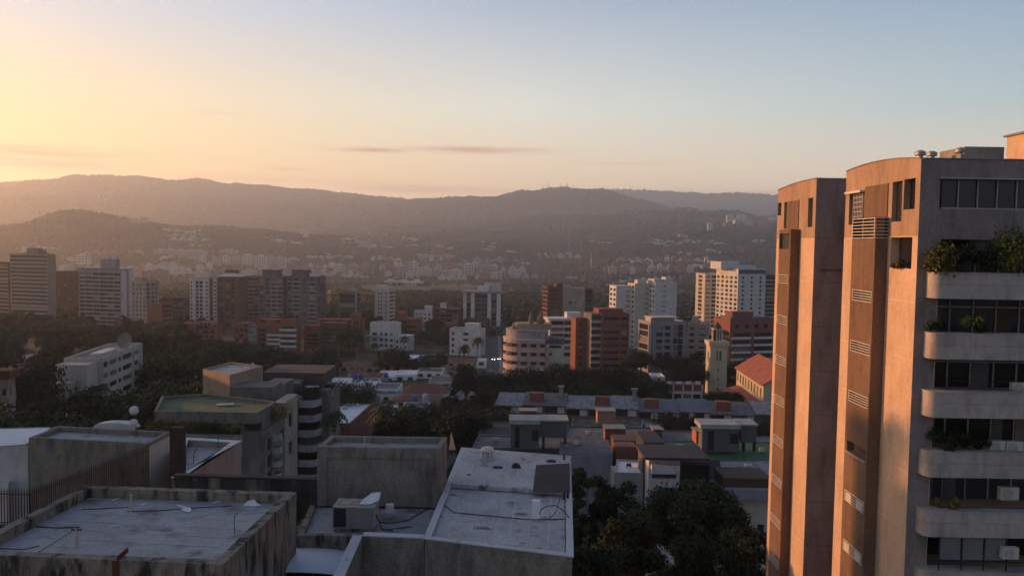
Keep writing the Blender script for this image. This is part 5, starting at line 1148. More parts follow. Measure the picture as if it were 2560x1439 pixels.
# round building
def round_building():
    c = W(1316, 870, 319); z0 = ground(c.x, c.y)-1.5; t = thing('round_building', 'pink curved building with banded balconies and a weathered drum on top', 'building', (c.x, c.y, z0)); R_ = 9.0
    xr = W(1363, 870, 310).x-c.x
    def prof(r, xe): return [(r*math.cos(a), r*math.sin(a)) for a in [math.pi/2+math.pi*i/20 for i in range(21)]]+[(xe, -r), (xe, r)]
    Z = lambda py: W(1316, py, 310).z-z0
    PINK = mat('pink render', (.36,.2,.16)); PK = mat('pale pink render', (.50,.35,.29), .9, .1, .6, streak=.3)
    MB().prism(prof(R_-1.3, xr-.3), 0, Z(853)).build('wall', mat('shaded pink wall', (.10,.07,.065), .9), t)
    for a, b in ((850,859),(869,881),(891,904),(913,926),(935,950),(958,970)): MB().prism(prof(R_, xr), Z(b), Z(a)).build('balcony_band', PK, t)
    for a, b in ((859.2,868.8),(881.2,890.8),(904.2,912.8),(926.2,934.8)):
        for k in range(5): x = -R_*.72+k*3.6; yy = -math.sqrt(max(0,(R_-.5)**2-x*x)) if x < 0 else -(R_-.5); MB().box(x-.7, yy-.1, Z(b), x+.7, yy+.9, Z(a)).build('pier', PK, t)
    MB().prism(prof(R_+.25, xr+.2), Z(850)+.003, Z(848)).build('roof_slab', WHITE, t)
    MB().prism(prof(R_-1.0, xr+1.2), Z(848)+.003, Z(826)).build('drum', mat('weathered drum plaster', (.33,.29,.27), .9, .12, 1, second=(.12,.11,.10), thr=(.55,.7), streak=.5), t)
    MB().prism([(q[0]+1.5, q[1]*.8) for q in prof(R_-2.5, xr+.8)], Z(826)+.003, Z(812)).build('upper_room', mat('ochre plaster', (.34,.24,.17), .9, .12, 1, streak=.4), t)
    x2 = W(1410, 870, 312).x-c.x
    MB().box(xr+.003,-6.5,0,x2,6,Z(862)).build('side_wing', CREAM, t); MB().box(xr+.3,-6.62,Z(870),x2-1,-6.503,Z(864)).build('window', glass('window glass'), t); MB().box(xr+1.5,-6.62,Z(889),xr+2.6,-6.503,Z(882)).build('window', glass('window glass'), t)
    MB().box(xr+.2,-6,Z(862)+.003,x2+.4,5,Z(848)).build('roof_terrace', mat('grey felt roof',(.17,.175,.185)), t)
    def spire(px, py0, py1, r, m, nm='spire'):
        q = W(px, py1, 312); hh = W(px, py0, 312).z-q.z; o = MB().lathe((0,0,0), [(r,0),(r*1.05,hh*.35),(r*.75,hh*.6),(r*.3,hh*.82),(.04,hh)], 8).build(nm, m, t); o.location = (q.x-c.x, q.y-c.y+4, q.z-z0)
    spire(1352, 779, 822, 1.5, mat('rusty cladding', (.26,.13,.075), .8, .25, 3)); spire(1328, 777, 812, .9, mat('green copper', (.16,.19,.13), .8)); spire(1284, 806, 828, .8, mat('ochre plaster',(0,0,0)))
round_building()
# church
def church():
    YC = 300; h = bld('bell_tower', 'pale yellow church bell tower with twin arched openings', 'bell tower', 1775, YC)
    CH = mat('church ochre', (.50,.42,.29), .9, .08, .6, streak=.25); A = W(1775, 866, YC); B = W(1818, 866, YC); w = B.x-A.x; z = lambda py: W(1797, py, YC).z-h.z0
    def cx(py0, py1, a, b): return (w*a, z(py1), w*b, z(py0), .5)
    side = [cx(880,902,.36,.48), cx(880,902,.54,.66), cx(921,929,.46,.54), cx(943,951,.46,.54), cx(968,975,.46,.54)]
    h.block(0, 0, w, w, 0, z(866), CH, side, left=side[:3], gm=glass('window glass'))
    for a in (.42, .60):
        s = MB(); n = 10; r = w*.06; s.v = [(w*a+r*math.cos(math.pi*i/n), -.006, z(880)+r*math.sin(math.pi*i/n)) for i in range(n+1)]; s.f = [tuple(range(n, -1, -1))]; s.build('arch', glass('window glass'), h.t)
    for a, b, e in ((866,862,.35),(862,853,.6),(905,903,.2),(913,911,.15)): MB().box(-e,-e,z(a),w+e,w+e,z(b)-.003).build('cornice', CH, h.t)
    i0, i1 = w*.24, w*.76; bz0, bz1 = z(853), z(826)
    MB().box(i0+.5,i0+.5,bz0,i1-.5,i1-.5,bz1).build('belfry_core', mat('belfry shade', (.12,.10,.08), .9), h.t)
    for k in range(4):
        for (x, y) in ((i0+k*(i1-i0-.4)/3, i0), (i0, i0+k*(i1-i0-.4)/3)): MB().box(x, y, bz0, x+.4, y+.4, bz1).build('column', CH, h.t)
    MB().box(i0-.2,i0-.2,bz1+.003,i1+.2,i1+.2,bz1+.5).build('cornice', CH, h.t); MB().lathe((w/2,w/2,bz1+.5), [(w*.24,0),(w*.22,.7),(w*.12,1.6),(.1,2.4)], 12).build('dome', mat('dark dome', (.07,.065,.05), .8), h.t, smooth=True)
    h.done()
    N = W(1909, 962, 235); F = W(1842, 917, 269); t = thing('church', 'long church nave with red tiled roof, arched windows and a lower tiled aisle', 'church', (N.x, N.y, 0)); q = Vector((F.x-N.x, F.y-N.y)); L_ = q.length; u = q/L_; nn = Vector((u.y, -u.x)); z = (N.z+F.z)/2
    def P(a, b): v = u*a+nn*b; return (v.x, v.y)
    Wd = 14.0; zr = z+4.4; s = MB(); s.prism([P(0,0),P(L_,0),P(L_,Wd),P(0,Wd)], 5, z); 
    s.quad((*P(0,0),z),(*P(0,Wd),z),(*P(0,Wd/2),zr)); s.quad((*P(L_,Wd),z),(*P(L_,0),z),(*P(L_,Wd/2),zr)); s.build('wall', CH, t)
    s = MB()
    for b0, b1, za, zb2 in ((-.7,Wd/2,z-.35,zr),(Wd+.7,Wd/2,z-.35,zr)): s.prism([P(-.6,b0),P(L_+.6,b0),P(L_+.6,b1),P(-.6,b1)], [za+.02,za+.02,zb2+.02,zb2+.02], [za+.25,za+.25,zb2+.25,zb2+.25])
    s.build('roof', mat('church tile', (.30,.10,.06), .9, .2, 1.5), t)
    for k in range(9):
        a = 2.2+k*3.6
        for d in (0, 1.0): 
            s = MB(); s.prism([P(a+d,-.02),P(a+d+.7,-.02),P(a+d+.7,.01),P(a+d,.01)], z-4.2, z-1.4); s.build('window', glass('window glass'), t)
    s = MB(); s.prism([P(-6,-9),P(L_*.92,-9),P(L_*.92,-.02),P(-6,-.02)], [z-8.6,z-8.6,z-5.6,z-5.6], [z-8.3,z-8.3,z-5.3,z-5.3]); s.build('aisle_roof', MATS['church tile'], t)
    s = MB(); s.prism([P(-5.5,-8.4),P(L_*.9,-8.4),P(L_*.9,-.03),P(-5.5,-.03)], 4, [z-8.65,z-8.65,z-5.7,z-5.7]); s.build('aisle', CH, t)
church()
# low brick terraces in the trees
def brick_terrace(label, parts, Y):
    h = bld('brick_building', label, 'building', parts[0][0], Y)
    for i, (a, b, y, dY, m, bands) in enumerate(parts):
        blk(h, a, b, Y+dY, y, 9, m, name='wall', ops=[(.12,1-.14*k-.12,.88,1-.14*k-.05,.8) for k in range(1, 5)] if bands != 1 else [(.1+.3*j,1-.16*k-.1,.28+.3*j,1-.16*k-.02,.3) for k in range(0, 4) for j in range(3)], par=.4, roof=mat('terracotta roof', (.24,.11,.075), .9, .2))
        if bands == 2:
            for k in range(4): A = W(a, y, Y+dY); hh = A.z-h.z0; x0 = A.x-h.t.location.x; x1 = W(b, y, Y+dY).x-h.t.location.x; zz = hh*(1-.14*(k+1)-.12); MB().box(x0-.2, dY-.6, zz-.9, x1+.1, dY-.003, zz+.25).build('balcony', WHITE, h.t)
    h.done(); return h
brick_terrace('low red brick terrace with small balconies, left end behind the dark trees', [(451,487,807,0,BRICK,2),(490,541,812,3,BRICK,1),(497,530,804,6,mat('salmon vault', (.42,.2,.13), .9),1)], 430)
brick_terrace('stepped red brick block with pale balcony bands and planted roof, behind the dark trees', [(585,622,807,4,BRICK,1),(622,640,812,2,GREY,1),(640,700,806,4,BRICK,0),(668,700,815,0,BRICK,2),(700,741,797,-2,BRICK,2),(645,710,797,9,BRICK,1)], 425)
brick_terrace('low brown brick block with planted balconies below the crane', [(760,800,812,0,BRICK,0),(800,862,806,-3,BRICKD,0),(790,905,797,8,BRICK,1),(876,898,784,4,BRICK,1)], 445)
p = W(680, 800, 432); bush('bushy roof garden on the red brick block', p.x+9, p.y, p.z+.5, 9, 4, 2.5, 900, .25, LEAF, seed=61)
# crane
def crane():
    Y = 800; a = W(823, 795, Y); top = W(823, 728, Y); t = thing('tower_crane', 'yellow tower crane with a long horizontal jib behind the dark office', 'crane', (a.x, a.y, ground(a.x, a.y))); Hh = top.z-t.location.z
    YEL = mat('yellow steel', (.42,.26,.05), .6, .1); s = MB(); r = 1.1; zj = W(823, 733, Y).z-t.location.z
    def truss(ax, p0, p1, r, n):
        p0, p1 = Vector(p0), Vector(p1); d = (p1-p0)/n; o = [Vector((-r,-r,0)),Vector((r,-r,0)),Vector((r,r,0)),Vector((-r,r,0))] if ax == 'z' else [Vector((0,-r,0)),Vector((0,r,0)),Vector((0,0,2*r))]
        for q in o: s.tube([p0+q, p1+q], .2, 4)
        for i in range(n):
            for k in range(len(o)): s.tube([p0+d*i+o[k], p0+d*(i+1)+o[(k+1) % len(o)]], .11, 4)
    truss('z', (0,0,0), (0,0,zj), r, 22); s.build('mast', YEL, t); s = MB(); x1 = W(940, 733, Y).x-a.x; x0 = W(806, 733, Y).x-a.x; truss('x', (x0,0,zj), (x1,0,zj), 1.0, 30); s.build('jib', YEL, t)
    MB().box(-1.3,-1.3,zj+.3,1.3,1.3,zj+3.2).build('cab', WHITE, t); MB().box(x0-1,-1,zj-2.6,x0+2.5,1,zj+.2).build('counterweight', CONC, t)
crane()
# street, pavement and cars
def street():
    C = [(-24,150),(-20,180),(-15.7,216),(-12.5,265),(-9.5,315),(-10.2,400),(-13,520),(-18,700)]; s = MB(); k = MB(); cv = []
    for i in range(len(C)-1):
        for j in range(10): t_ = j/10; cv.append((C[i][0]+(C[i+1][0]-C[i][0])*t_, C[i][1]+(C[i+1][1]-C[i][1])*t_))
    def gz(x, y): return ground(x, y)
    for (x0, y0), (x1, y1) in zip(cv[:-1], cv[1:]):
        for a, b, m, dz in ((-4.5,4.5,s,.12),(-6.6,-4.5,k,.26),(4.5,6.6,k,.26)):
            m.quad((x0+a,y0,gz(x0,y0)+dz),(x0+b,y0,gz(x0,y0)+dz),(x1+b,y1,gz(x1,y1)+dz),(x1+a,y1,gz(x1,y1)+dz))
        for a in (-4.5, 4.5): k.quad((x0+a,y0,gz(x0,y0)),(x1+a,y1,gz(x1,y1)),(x1+a,y1,gz(x1,y1)+.26),(x0+a,y0,gz(x0,y0)+.26))
    o = s.build('street', mat('asphalt', (.055,.055,.06), .9, .2, .4, second=(.08,.08,.08), thr=(.5,.7))); o['kind'] = 'structure'
    o = k.build('pavement', mat('pavement', (.17,.165,.16), .9, .15, .6)); o['kind'] = 'structure'
    s = MB()
    for y in range(185, 420, 8):
        for i in range(len(C)-1):
            if C[i][1] <= y < C[i+1][1]: x = C[i][0]+(C[i+1][0]-C[i][0])*(y-C[i][1])/(C[i+1][1]-C[i][1])
        s.quad((x-.08,y,gz(x,y)+.14),(x+.08,y,gz(x,y)+.14),(x+.08,y+3,gz(x,y+3)+.14),(x-.08,y+3,gz(x,y+3)+.14))
    o = s.build('lane_markings', mat('road paint', (.5,.5,.48), .8)); o['kind'] = 'structure'
    P0, P1, P2 = (-62,205), (-34,178), (-24,168); s = MB()
    for a, b in ((P0,P1),(P1,P2)): s.quad((a[0],a[1]-4,gz(*a)+.1),(b[0],b[1]-4,gz(*b)+.1),(b[0],b[1]+4,gz(*b)+.1),(a[0],a[1]+4,gz(*a)+.1))
    o = s.build('side_street', MATS['asphalt']); o['kind'] = 'structure'
street()
def car(label, x, y, rz, col, lights=False):
    z = ground(x, y)+.13; t = thing('parked_car' if not lights else 'car', label, 'car', (x, y, z), rz); m = mat('car paint '+str(col), col, .35, .03, spec=.5)
    s = MB(); prof = [(-2.15,.35),(-2.2,.75),(-1.5,.9),(-1.0,.92),(-.5,1.42),(.9,1.45),(1.5,.98),(2.1,.9),(2.15,.4)]
    n = len(prof); b = 0
    for sy in (-.85, .85): s.v += [(px_, sy*(.86 if pz > 1.2 else 1), pz) for px_, pz in prof]
    s.f = [tuple(range(n-1,-1,-1)), tuple(range(n, 2*n))]+[(i, (i+1) % n, n+(i+1) % n, n+i) for i in range(n)]; s.build('body', m, t)
    MB().box(-.55,-.80,.98,.95,.80,1.36).build('windows', glass('window glass'), t)
    for wx in (-1.4, 1.4):
        for wy in (-.82, .82):
            s = MB(); s.lathe((0,0,-.1), [(.33,0),(.33,.2)], 14); o = s.build('wheel', DARKM, t); o.location = (wx, wy, .33); o.rotation_euler = (R(90),0,0)
    if lights:
        e = bpy.data.materials.get('headlight') or bpy.data.materials.new('headlight'); e.use_nodes = True; bb = e.node_tree.nodes['Principled BSDF']; bb.inputs['Emission Color'].default_value = (1,.9,.7,1); bb.inputs['Emission Strength'].default_value = 8
        for sy in (-.6, .6): s = MB(); s.lathe((0,0,0), [(.13,0),(.16,.02),(.05,.05)], 12); o = s.build('headlight', e, t); o.location = (-2.19, sy, .7); o.rotation_euler = (0, R(-90), 0)
car('white car on the street beside the dark trees', -10.5, 305, 1.6, (.6,.6,.6)); car('dark car farther up the street', -8.5, 352, 1.6, (.03,.03,.035)); car('car with lit headlights, left one at the far end of the street', -8.2, 408, 1.35, (.1,.1,.1), True)
car('car with lit headlights, right one at the far end of the street', -5.3, 410, 1.3, (.3,.3,.3), True); car('silver car at the near end of the street', -17.4, 222, 1.6, (.35,.35,.36)); car('white car on the side street by the red walled building', -39, 189, .3, (.5,.5,.5)); car('pale car behind the silver one', -19.2, 205, 1.5, (.45,.42,.38))

def street_lamp(label, x, y, side):
    t = thing('street_lamp', label, 'street lamp', (x, y, ground(x, y)+.2), 0, 'street lamps along the street'); MB().tube([(0,0,0),(0,0,7.6),(side*.5,0,8.2),(side*1.8,0,8.4)], .09, 6, r2=.05).build('pole', PVC, t); MB().box(side*1.4,-.15,8.3,side*2.3,.15,8.45).build('lamp_head', CREAM, t)
for i, (y, s_) in enumerate(((206,1),(236,-1),(266,1),(300,-1),(340,1),(380,-1))):
    xs = float(np.interp(y, [150,216,315,400,520], [-24,-15.7,-9.5,-10.2,-13])); street_lamp(['nearest','second nearest','third nearest','third farthest','second farthest','farthest'][i]+' street lamp along the street', xs-5.2*s_, y, s_)
def roof_unit(label, px, py, h, w, hh, m, name='roof_unit', cat='roof unit'):
    p = G(px, py, h); t = thing(name, label, cat, tuple(p), random.uniform(-.1,.1)); MB().box(-w/2,-w*.35,.15,w/2,w*.35,hh).build('casing', m, t); MB().box(-w/2-.05,-w*.3,0,-w/2+.08,w*.3,.148).box(w/2-.08,-w*.3,0,w/2+.05,w*.3,.148).build('feet', DARKM, t); MB().lathe((0,0,hh), [(w*.28,.002),(w*.28,.05),(w*.2,.06)], 12).build('fan_ring', PVC, t)
for lab, px, py, h, w, hh, m in (('small white unit on the front grey roof beside the tank room', 1440, 1112, 37, .9, .8, WHITE), ('grey unit at the left of the front grey roof', 1415, 1120, 37, .8, .6, GREY), ('white unit on the wide grey roof left of the brick box', 1470, 1085, 39.6, .9, .7, WHITE), ('rusty unit on the wide grey roof right of the brick box', 1600, 1088, 39.6, 1.0, .6, RUST), ('white unit at the back left of the second row', 1355, 1045, 42.2, .9, .8, WHITE),
    ('small unit on the mossy roof', 1560, 1057, 41.7, .9, .6, CONC), ('pale unit on the low left roof of the second row', 1240, 1103, 38.2, .9, .7, CREAM), ('dark unit on the small white roof', 1572, 1166, 33.7, .7, .5, DARKM), ('white unit on the pale roof at the right', 1870, 1168, 33.5, 1.2, .5, WHITE), ('long white unit on the bright green roof', 1700, 1118, 36.2, 1.3, .5, WHITE), ('beige unit on the green roof beside the right tank room', 1905, 1130, 36.2, .9, .8, CREAM),
    ('white unit on the red walled building roof', 862, 1022, 41.7, 1.1, .8, WHITE), ('dark unit on the red walled building roof', 850, 1040, 41.7, .9, .5, DARKM)): roof_unit(lab, px, py, h, w, hh, m)
for lab, px, py, h, hh in (('thin aerial on the dark roof of the second row', 1238, 1070, 39.7, 2.2), ('thin aerial on the wide grey roof', 1530, 1090, 39.7, 2.4), ('thin aerial on the left terrace roof', 1290, 1003, 43.5, 2.4), ('thin aerial on the middle terrace roof', 1560, 1012, 43.5, 2.6), ('thin aerial on the right terrace roof', 1820, 1024, 43.2, 2.4), ('thin aerial on the green roof', 1735, 1110, 36.2, 2.0)):
    p = G(px, py, h); t = thing('aerial', lab, 'aerial', tuple(p)); MB().tube([(0,0,-.3),(0,0,hh)], .03, 5).build('mast', DARKM, t); MB().tube([(-.5,0,hh*.9),(.5,0,hh*.9)], .02, 4).tube([(-.35,0,hh*.75),(.35,0,hh*.75)], .02, 4).build('crossbars', DARKM, t)

# small air conditioning units under the windows of the middle blocks
def wall_units():
    rng = random.Random(8); me = {}
    bpy.context.view_layer.update()
    for o in [o for o in bpy.data.objects if o.type == 'MESH' and o.name.startswith('window') and o.parent and o.parent.get('category') == 'building']:
        if o.get('kind') or rng.random() > .13 or abs(o.rotation_euler.z) > .1: continue
        w = max(v.co.x for v in o.data.vertices)
        if not (1.0 < w < 6) or o.matrix_world.translation.y < 110: continue
        if 'ac' not in me:
            s = MB(); s.box(0,-.42,-.62,.85,-.002,-.08); m = bpy.data.meshes.new('air_conditioner'); m.from_pydata(s.v, [], s.f); m.materials.append(mat('aged white casing', (.42,.41,.38), .7, .1, 2)); me['ac'] = m
        a = bpy.data.objects.new('air_conditioner', me['ac']); COL.objects.link(a); a.parent = o.parent; a.location = o.location+Vector((w*rng.uniform(.1,.6), -.28, 0))
wall_units()
# ------------------------------------------------------------ trees
def footprints():
    F = []
    bpy.context.view_layer.update()
    for o in bpy.data.objects:
        if o.type == 'MESH' and o.get('kind') != 'structure' and o.name.split('.')[0] not in ('haze', 'window', 'ground') and len(o.data.vertices) < 4000:
            M = o.matrix_world; P = [M @ Vector(c) for c in o.bound_box]; x = [p.x for p in P]; y = [p.y for p in P]
            if max(x)-min(x) < 90 and max(y)-min(y) < 90 and max(x)-min(x) > 2.5: F.append((min(x), max(x), min(y), max(y)))
    return F
FP = footprints()
def free(x, y, r):
    for a, b, c, d in FP:
        if a-r < x < b+r and c-r < y < d+r: return False
    if 150 < y < 560:
        xs = np.interp(y, [150,216,315,400,520], [-24,-15.7,-9.5,-10.2,-13])
        if abs(x-xs) < 6.2+r*.3: return False
    return True
PH = [8.6, 10.6, 9.4, 11.3, 12.4]
FINE = [tree_proto(21+i, a, b, c, d, 11000, .19, m) for i, (a, b, c, d, m) in enumerate(((5,5,3.5,26,LEAFD),(6.5,5.5,4,34,LEAF),(4,6,3,24,LEAFD),(7.5,5,5,40,LEAFD),(5.5,7.5,4,36,LEAFD)))]
def tree_at(px, ytop, Y, k, label, wide=1.0, group=None, name='tree'):
    p = W(px, ytop, Y); g = ground(p.x, Y); H = p.z-g; sz = H/PH[k]; t = tree(p.x, Y, k, sz*wide, label, group, sz=sz, name=name, P=FINE if Y < 320 else None); FP.append((p.x-1, p.x+1, Y-1, Y+1)); return t
PLACED = [
 (122,886,215,4,'dark round tree left of the white office',.9), (34,905,178,3,'dark spreading tree at the far left above the small red house',.7), (232,955,185,4,'tall mixed tree standing in front of the white office',.6), (200,975,165,1,'bushy tree at the left foot of the white office',1.0),
 (120,1008,140,1,'leafy tree behind the small whitewashed building',1.1), (180,1012,150,0,'dark tree behind the pebble dashed box, left',1.0), (275,1000,160,2,'narrow dark tree left of the white ball antennas',1.0),
 (300,985,175,4,'dark tree right below the white office',.8), (395,955,200,3,'broad dark tree left of the ochre penthouse',1.0), (450,900,215,4,'tall dark tree left of the ochre penthouse',.9), (410,880,250,1,'dark tree right of the dish office',1.0), (475,930,190,1,'dark tree touching the left side of the ochre penthouse',.9),
 (865,952,215,3,'wide dark tree right of the stepped building',.95), (985,868,350,3,'dark round tree in front of the stepped white block',.9), (1165,905,265,4,'big dark tree by the street bend, centre',.9), (1100,880,360,2,'dark tree left of the plain white block',1.0),
 (1245,925,262,3,'broad tree right of the street below the round building',.9), (1205,965,228,4,'tree leaning over the right side of the street',.9), (1175,1000,196,4,'tall tree on the right side of the street, nearer',.75), (1220,1010,190,1,'dark tree at the left end of the long terrace',.8), (1150,1035,175,0,'low tree behind the sunlit board',.9), (1135,985,215,2,'slim tree on the left side of the street',.9),
 (1080,1005,196,3,'dark round tree behind the central box building, right',.8), (1050,1040,180,0,'low shrubby tree behind the central box building',.9), (985,1035,178,2,'small tree behind the central box building, left',.8),
 (1320,918,262,3,'dark tree below the round building',1.0), (1385,905,262,4,'first of the big dark trees behind the long terrace',1.15), (1435,912,258,3,'second of the big dark trees behind the long terrace',1.0), (1505,918,262,3,'third of the big dark trees, in front of the brick tower',1.1), (1560,914,258,4,'fourth of the big dark trees, in front of the brick tower',1.0), (1610,935,255,3,'rightmost of the big dark trees behind the long terrace',.95), (1470,945,250,1,'lower dark tree between the big ones behind the long terrace',1.0),
 (1280,960,248,1,'tree at the back left corner of the long terrace',1.0), (1345,955,249,3,'lower dark tree directly behind the brick roof box of the terrace',1.0), (1540,965,249,1,'low dark tree just behind the terrace roofs',1.0), (1720,905,300,3,'dark tree between the grey office and the bell tower',.9), (1690,925,290,4,'dark tree right of the narrow white stair tower',.8),
 (1795,973,246,3,'round dark tree in front of the bell tower',.75), (1835,985,240,0,'small dark tree in front of the church aisle',.9), (1690,1030,192,3,'round dark tree in front of the long terrace, left half',.75), (1740,1036,190,4,'round dark tree in front of the long terrace, right half',.65), (1905,1046,200,1,'tree beside the sunlit tower in front of the terrace',.8), (1890,965,262,2,'small tree by the church front',.7)]
for px, yt, Y, k, lab, wd in PLACED: tree_at(px, yt, Y, k, lab, wd)
def patch(n, pxa, pxb, Ya, Yb, curve, hmin, hmax, label, group, seed):
    rng = random.Random(seed); c = 0; tries = 0
    xs, ys = zip(*curve)
    while c < n and tries < n*30:
        tries += 1; px = rng.uniform(pxa, pxb); Y = math.sqrt(rng.uniform(Ya*Ya, Yb*Yb)); x = W(px, 850, Y).x; g = ground(x, Y); H = rng.uniform(hmin, hmax)
        top = PX(x, Y, g+H)[1]; lim = float(np.interp(px, xs, ys))
        if top < lim: H -= (lim-top)*Y/FPX
        if H < 5 or not free(x, Y, 2.6): continue
        k = rng.randrange(5); sz = H/PH[k]; tree(x, Y, k, max(sz, .75)*rng.uniform(.85, 1.15), label, group, sz=sz); FP.append((x-1.2, x+1.2, Y-1.2, Y+1.2)); c += 1
patch(66, -20, 470, 330, 600, [(-20,772),(60,775),(140,797),(200,818),(300,803),(365,800),(430,800),(480,842)], 9, 17, 'dark leafy tree in the dense wood at the foot of the left towers', 'trees at the foot of the left towers', 1)
patch(50, 380, 825, 205, 420, [(380,860),(450,846),(560,852),(640,862),(740,884),(800,868),(960,890),(1000,900)], 9, 15, 'dark leafy tree in the belt behind the stepped building', 'trees behind the stepped building', 2)
patch(9, 0, 400, 150, 300, [(0,860),(200,880),(400,890)], 5, 9, 'garden tree among the low houses at the left', 'garden trees at the left', 3)
patch(12, 820, 1010, 395, 440, [(820,872),(1010,885)], 7, 11, 'dark tree behind the red roofed houses', 'trees behind the red roofed houses', 14)
patch(9, 950, 1130, 330, 420, [(820,900),(1000,885),(1230,880)], 5, 8, 'small garden tree among the white and red roofed houses', 'garden trees among the valley houses', 4)
patch(95, 740, 1780, 432, 760, [(740,800),(960,780),(1160,800),(1300,780),(1450,800),(1600,790),(1780,780)], 8, 14, 'dark tree between the middle distance buildings', 'trees between the middle buildings', 5)
patch(24, 1560, 1930, 270, 430, [(1560,880),(1780,870),(1930,880)], 7, 12, 'dark tree between the offices and the church', 'trees near the church', 6)
patch(14, 1300, 1660, 235, 300, [(1300,945),(1660,950)], 7, 11, 'dark tree behind the long terrace', 'trees behind the long terrace', 7)
# the huge tree and the dark thicket at the lower right
def big_tree(label, px, ytop, Y, rad, ch, n, size, m, seed, lean=0):
    p = W(px, ytop, Y); g = ground(p.x, Y); rng = np.random.default_rng(seed); H = p.z-g; C = []; Rr = []; trunk = H-ch
    for i in range(int(16+rad*9)):
        a = rng.random()*6.283; t_ = rng.random()**.8; u = math.sqrt(rng.random())*.9; prof = math.sqrt(max(.05, 1-(max(0, t_-.35)/.75)**2)); q = rad*u*prof
        C.append((q*math.cos(a), q*math.sin(a), trunk+ch*t_*.9+(1-u)*ch*.08)); Rr.append(rad*(.15+.13*rng.random()))
    V = leaf_arrays(rng, C, Rr, n, size, .8, .45); t = thing('tree', label, 'tree', (p.x, Y, g)); obj('crown', quads_mesh('crown', V, m), t); s = MB()
    s.tube([(0,0,-1),(.2,0,trunk*.6),(0,.2,trunk+ch*.3)], rad*.07, 8, r2=rad*.03)
    for c in C[:14]: s.tube([(0,0,trunk*.7),(c[0]*.4,c[1]*.4,trunk*.9+c[2]*.1),c], rad*.028, 5, r2=.03)
    s.build('trunk', BARK, t); FP.append((p.x-rad*.5, p.x+rad*.5, Y-rad*.5, Y+rad*.5)); return t
big_tree('huge dark green mango like tree filling the lower right before the sunlit tower', 1740, 1203, 76, 6.8, 15, 60000, .12, LEAF, 31)
big_tree('dark tree mass at the foot of the sunlit tower, right of the huge tree', 1880, 1300, 66, 4.6, 14, 26000, .12, LEAFD, 32)
big_tree('dark tree left of the huge tree, in front of the small white roofed house', 1520, 1178, 82, 4.6, 14, 30000, .12, LEAFD, 33)
big_tree('yellowish green tree touching the right wall of the large pale roof', 1450, 1158, 80, 2.7, 13, 15000, .11, LEAF, 34)
big_tree('dark tree at the bottom between the large roof and the huge tree', 1590, 1300, 62, 4.6, 13, 28000, .12, LEAFD, 35)
big_tree('darkest low tree beside the large roof at the bottom edge', 1480, 1330, 54, 4.0, 12, 24000, .11, LEAFD, 36)
p = W(1495, 1350, 46); t = thing('bare_tree', 'small leafless reddish tree below the dark thicket at the bottom edge', 'tree', (p.x, 46, ground(p.x, 46))); s = MB(); rng = random.Random(3); Hh = p.z-t.location.z
s.tube([(0,0,-1),(.1,0,Hh*.6),(0,0,Hh*.85)], .12, 6, r2=.05)
for i in range(16):
    a = rng.uniform(0, 6.28); z = Hh*rng.uniform(.62,.86); l = rng.uniform(.7,1.6); e = (l*math.cos(a)*.7, l*math.sin(a)*.7, z+l*.8); s.tube([(0,0,z-.3),(e[0]*.5,e[1]*.5,z+l*.25),e], .035, 5, r2=.012)
    for j in range(3): b = a+rng.uniform(-.9,.9); s.tube([e,(e[0]+.4*math.cos(b),e[1]+.4*math.sin(b),e[2]+rng.uniform(.1,.4))], .014, 4, r2=.005)
s.build('branches', mat('reddish bark', (.12,.06,.045), .9), t)
# palms
def palm_proto():
    rng = random.Random(9); s = MB()
    for i in range(22):
        a = i*2.4; el = R(rng.uniform(-25, 65)); L_ = rng.uniform(2.3, 3.1); pts = []
        for k in range(7): u = k/6; d = L_*u; pts.append(Vector((math.cos(a)*d*math.cos(el), math.sin(a)*d*math.cos(el), d*math.sin(el)-1.5*u*u*L_*.5)))
        side = Vector((-math.sin(a), math.cos(a), 0))
        for k in range(6):
            for q in (-1, 1):
                w_ = .62*(1-abs(k/6-.45)*1.3); p0, p1 = pts[k], pts[k+1]; s.quad(p0, p0.lerp(p1, .7), p1+side*q*w_+Vector((0,0,-.25)), p0.lerp(p1,.2)+side*q*w_+Vector((0,0,-.25)))
    me = bpy.data.meshes.new('fronds'); me.from_pydata(s.v, [], s.f); me.materials.append(LEAF)
    t = MB().tube([(0,0,-12),(.1,0,-6),(0,0,0)], .17, 8, r2=.12); m2 = bpy.data.meshes.new('trunk'); m2.from_pydata(t.v, [], t.f); m2.materials.append(mat('palm bark', (.16,.14,.12), .9, .2, 2)); return me, m2
PALM = palm_proto()
for px, yt, Y, s_, lab in ((1160,866,372,1.3,'palm in front of the plain white block, left one'), (1194,846,375,1.35,'taller palm in front of the plain white block, right one'), (846,832,330,1.3,'tall palm below the brown brick block, left'), (894,838,330,1.2,'tall palm below the brown brick block, right'), (777,888,290,1.2,'palm in the dark belt right of the stepped block'), (1010,842,390,1.1,'palm between the white blocks'), (935,860,380,1.1,'palm in front of the stepped white block'),
    (962,1016,186,1.5,'large palm behind the central box building, left'), (1018,1018,184,1.5,'large palm behind the central box building, right'), (838,1033,150,.95,'small palm at the right foot of the stepped building'), (250,965,186,1.1,'palm in front of the white office')):
    p = W(px, yt, Y); t = thing('palm_tree', lab, 'palm', tuple(p)); t.scale = (s_,)*3; obj('fronds', PALM[0], t); obj('trunk', PALM[1], t)
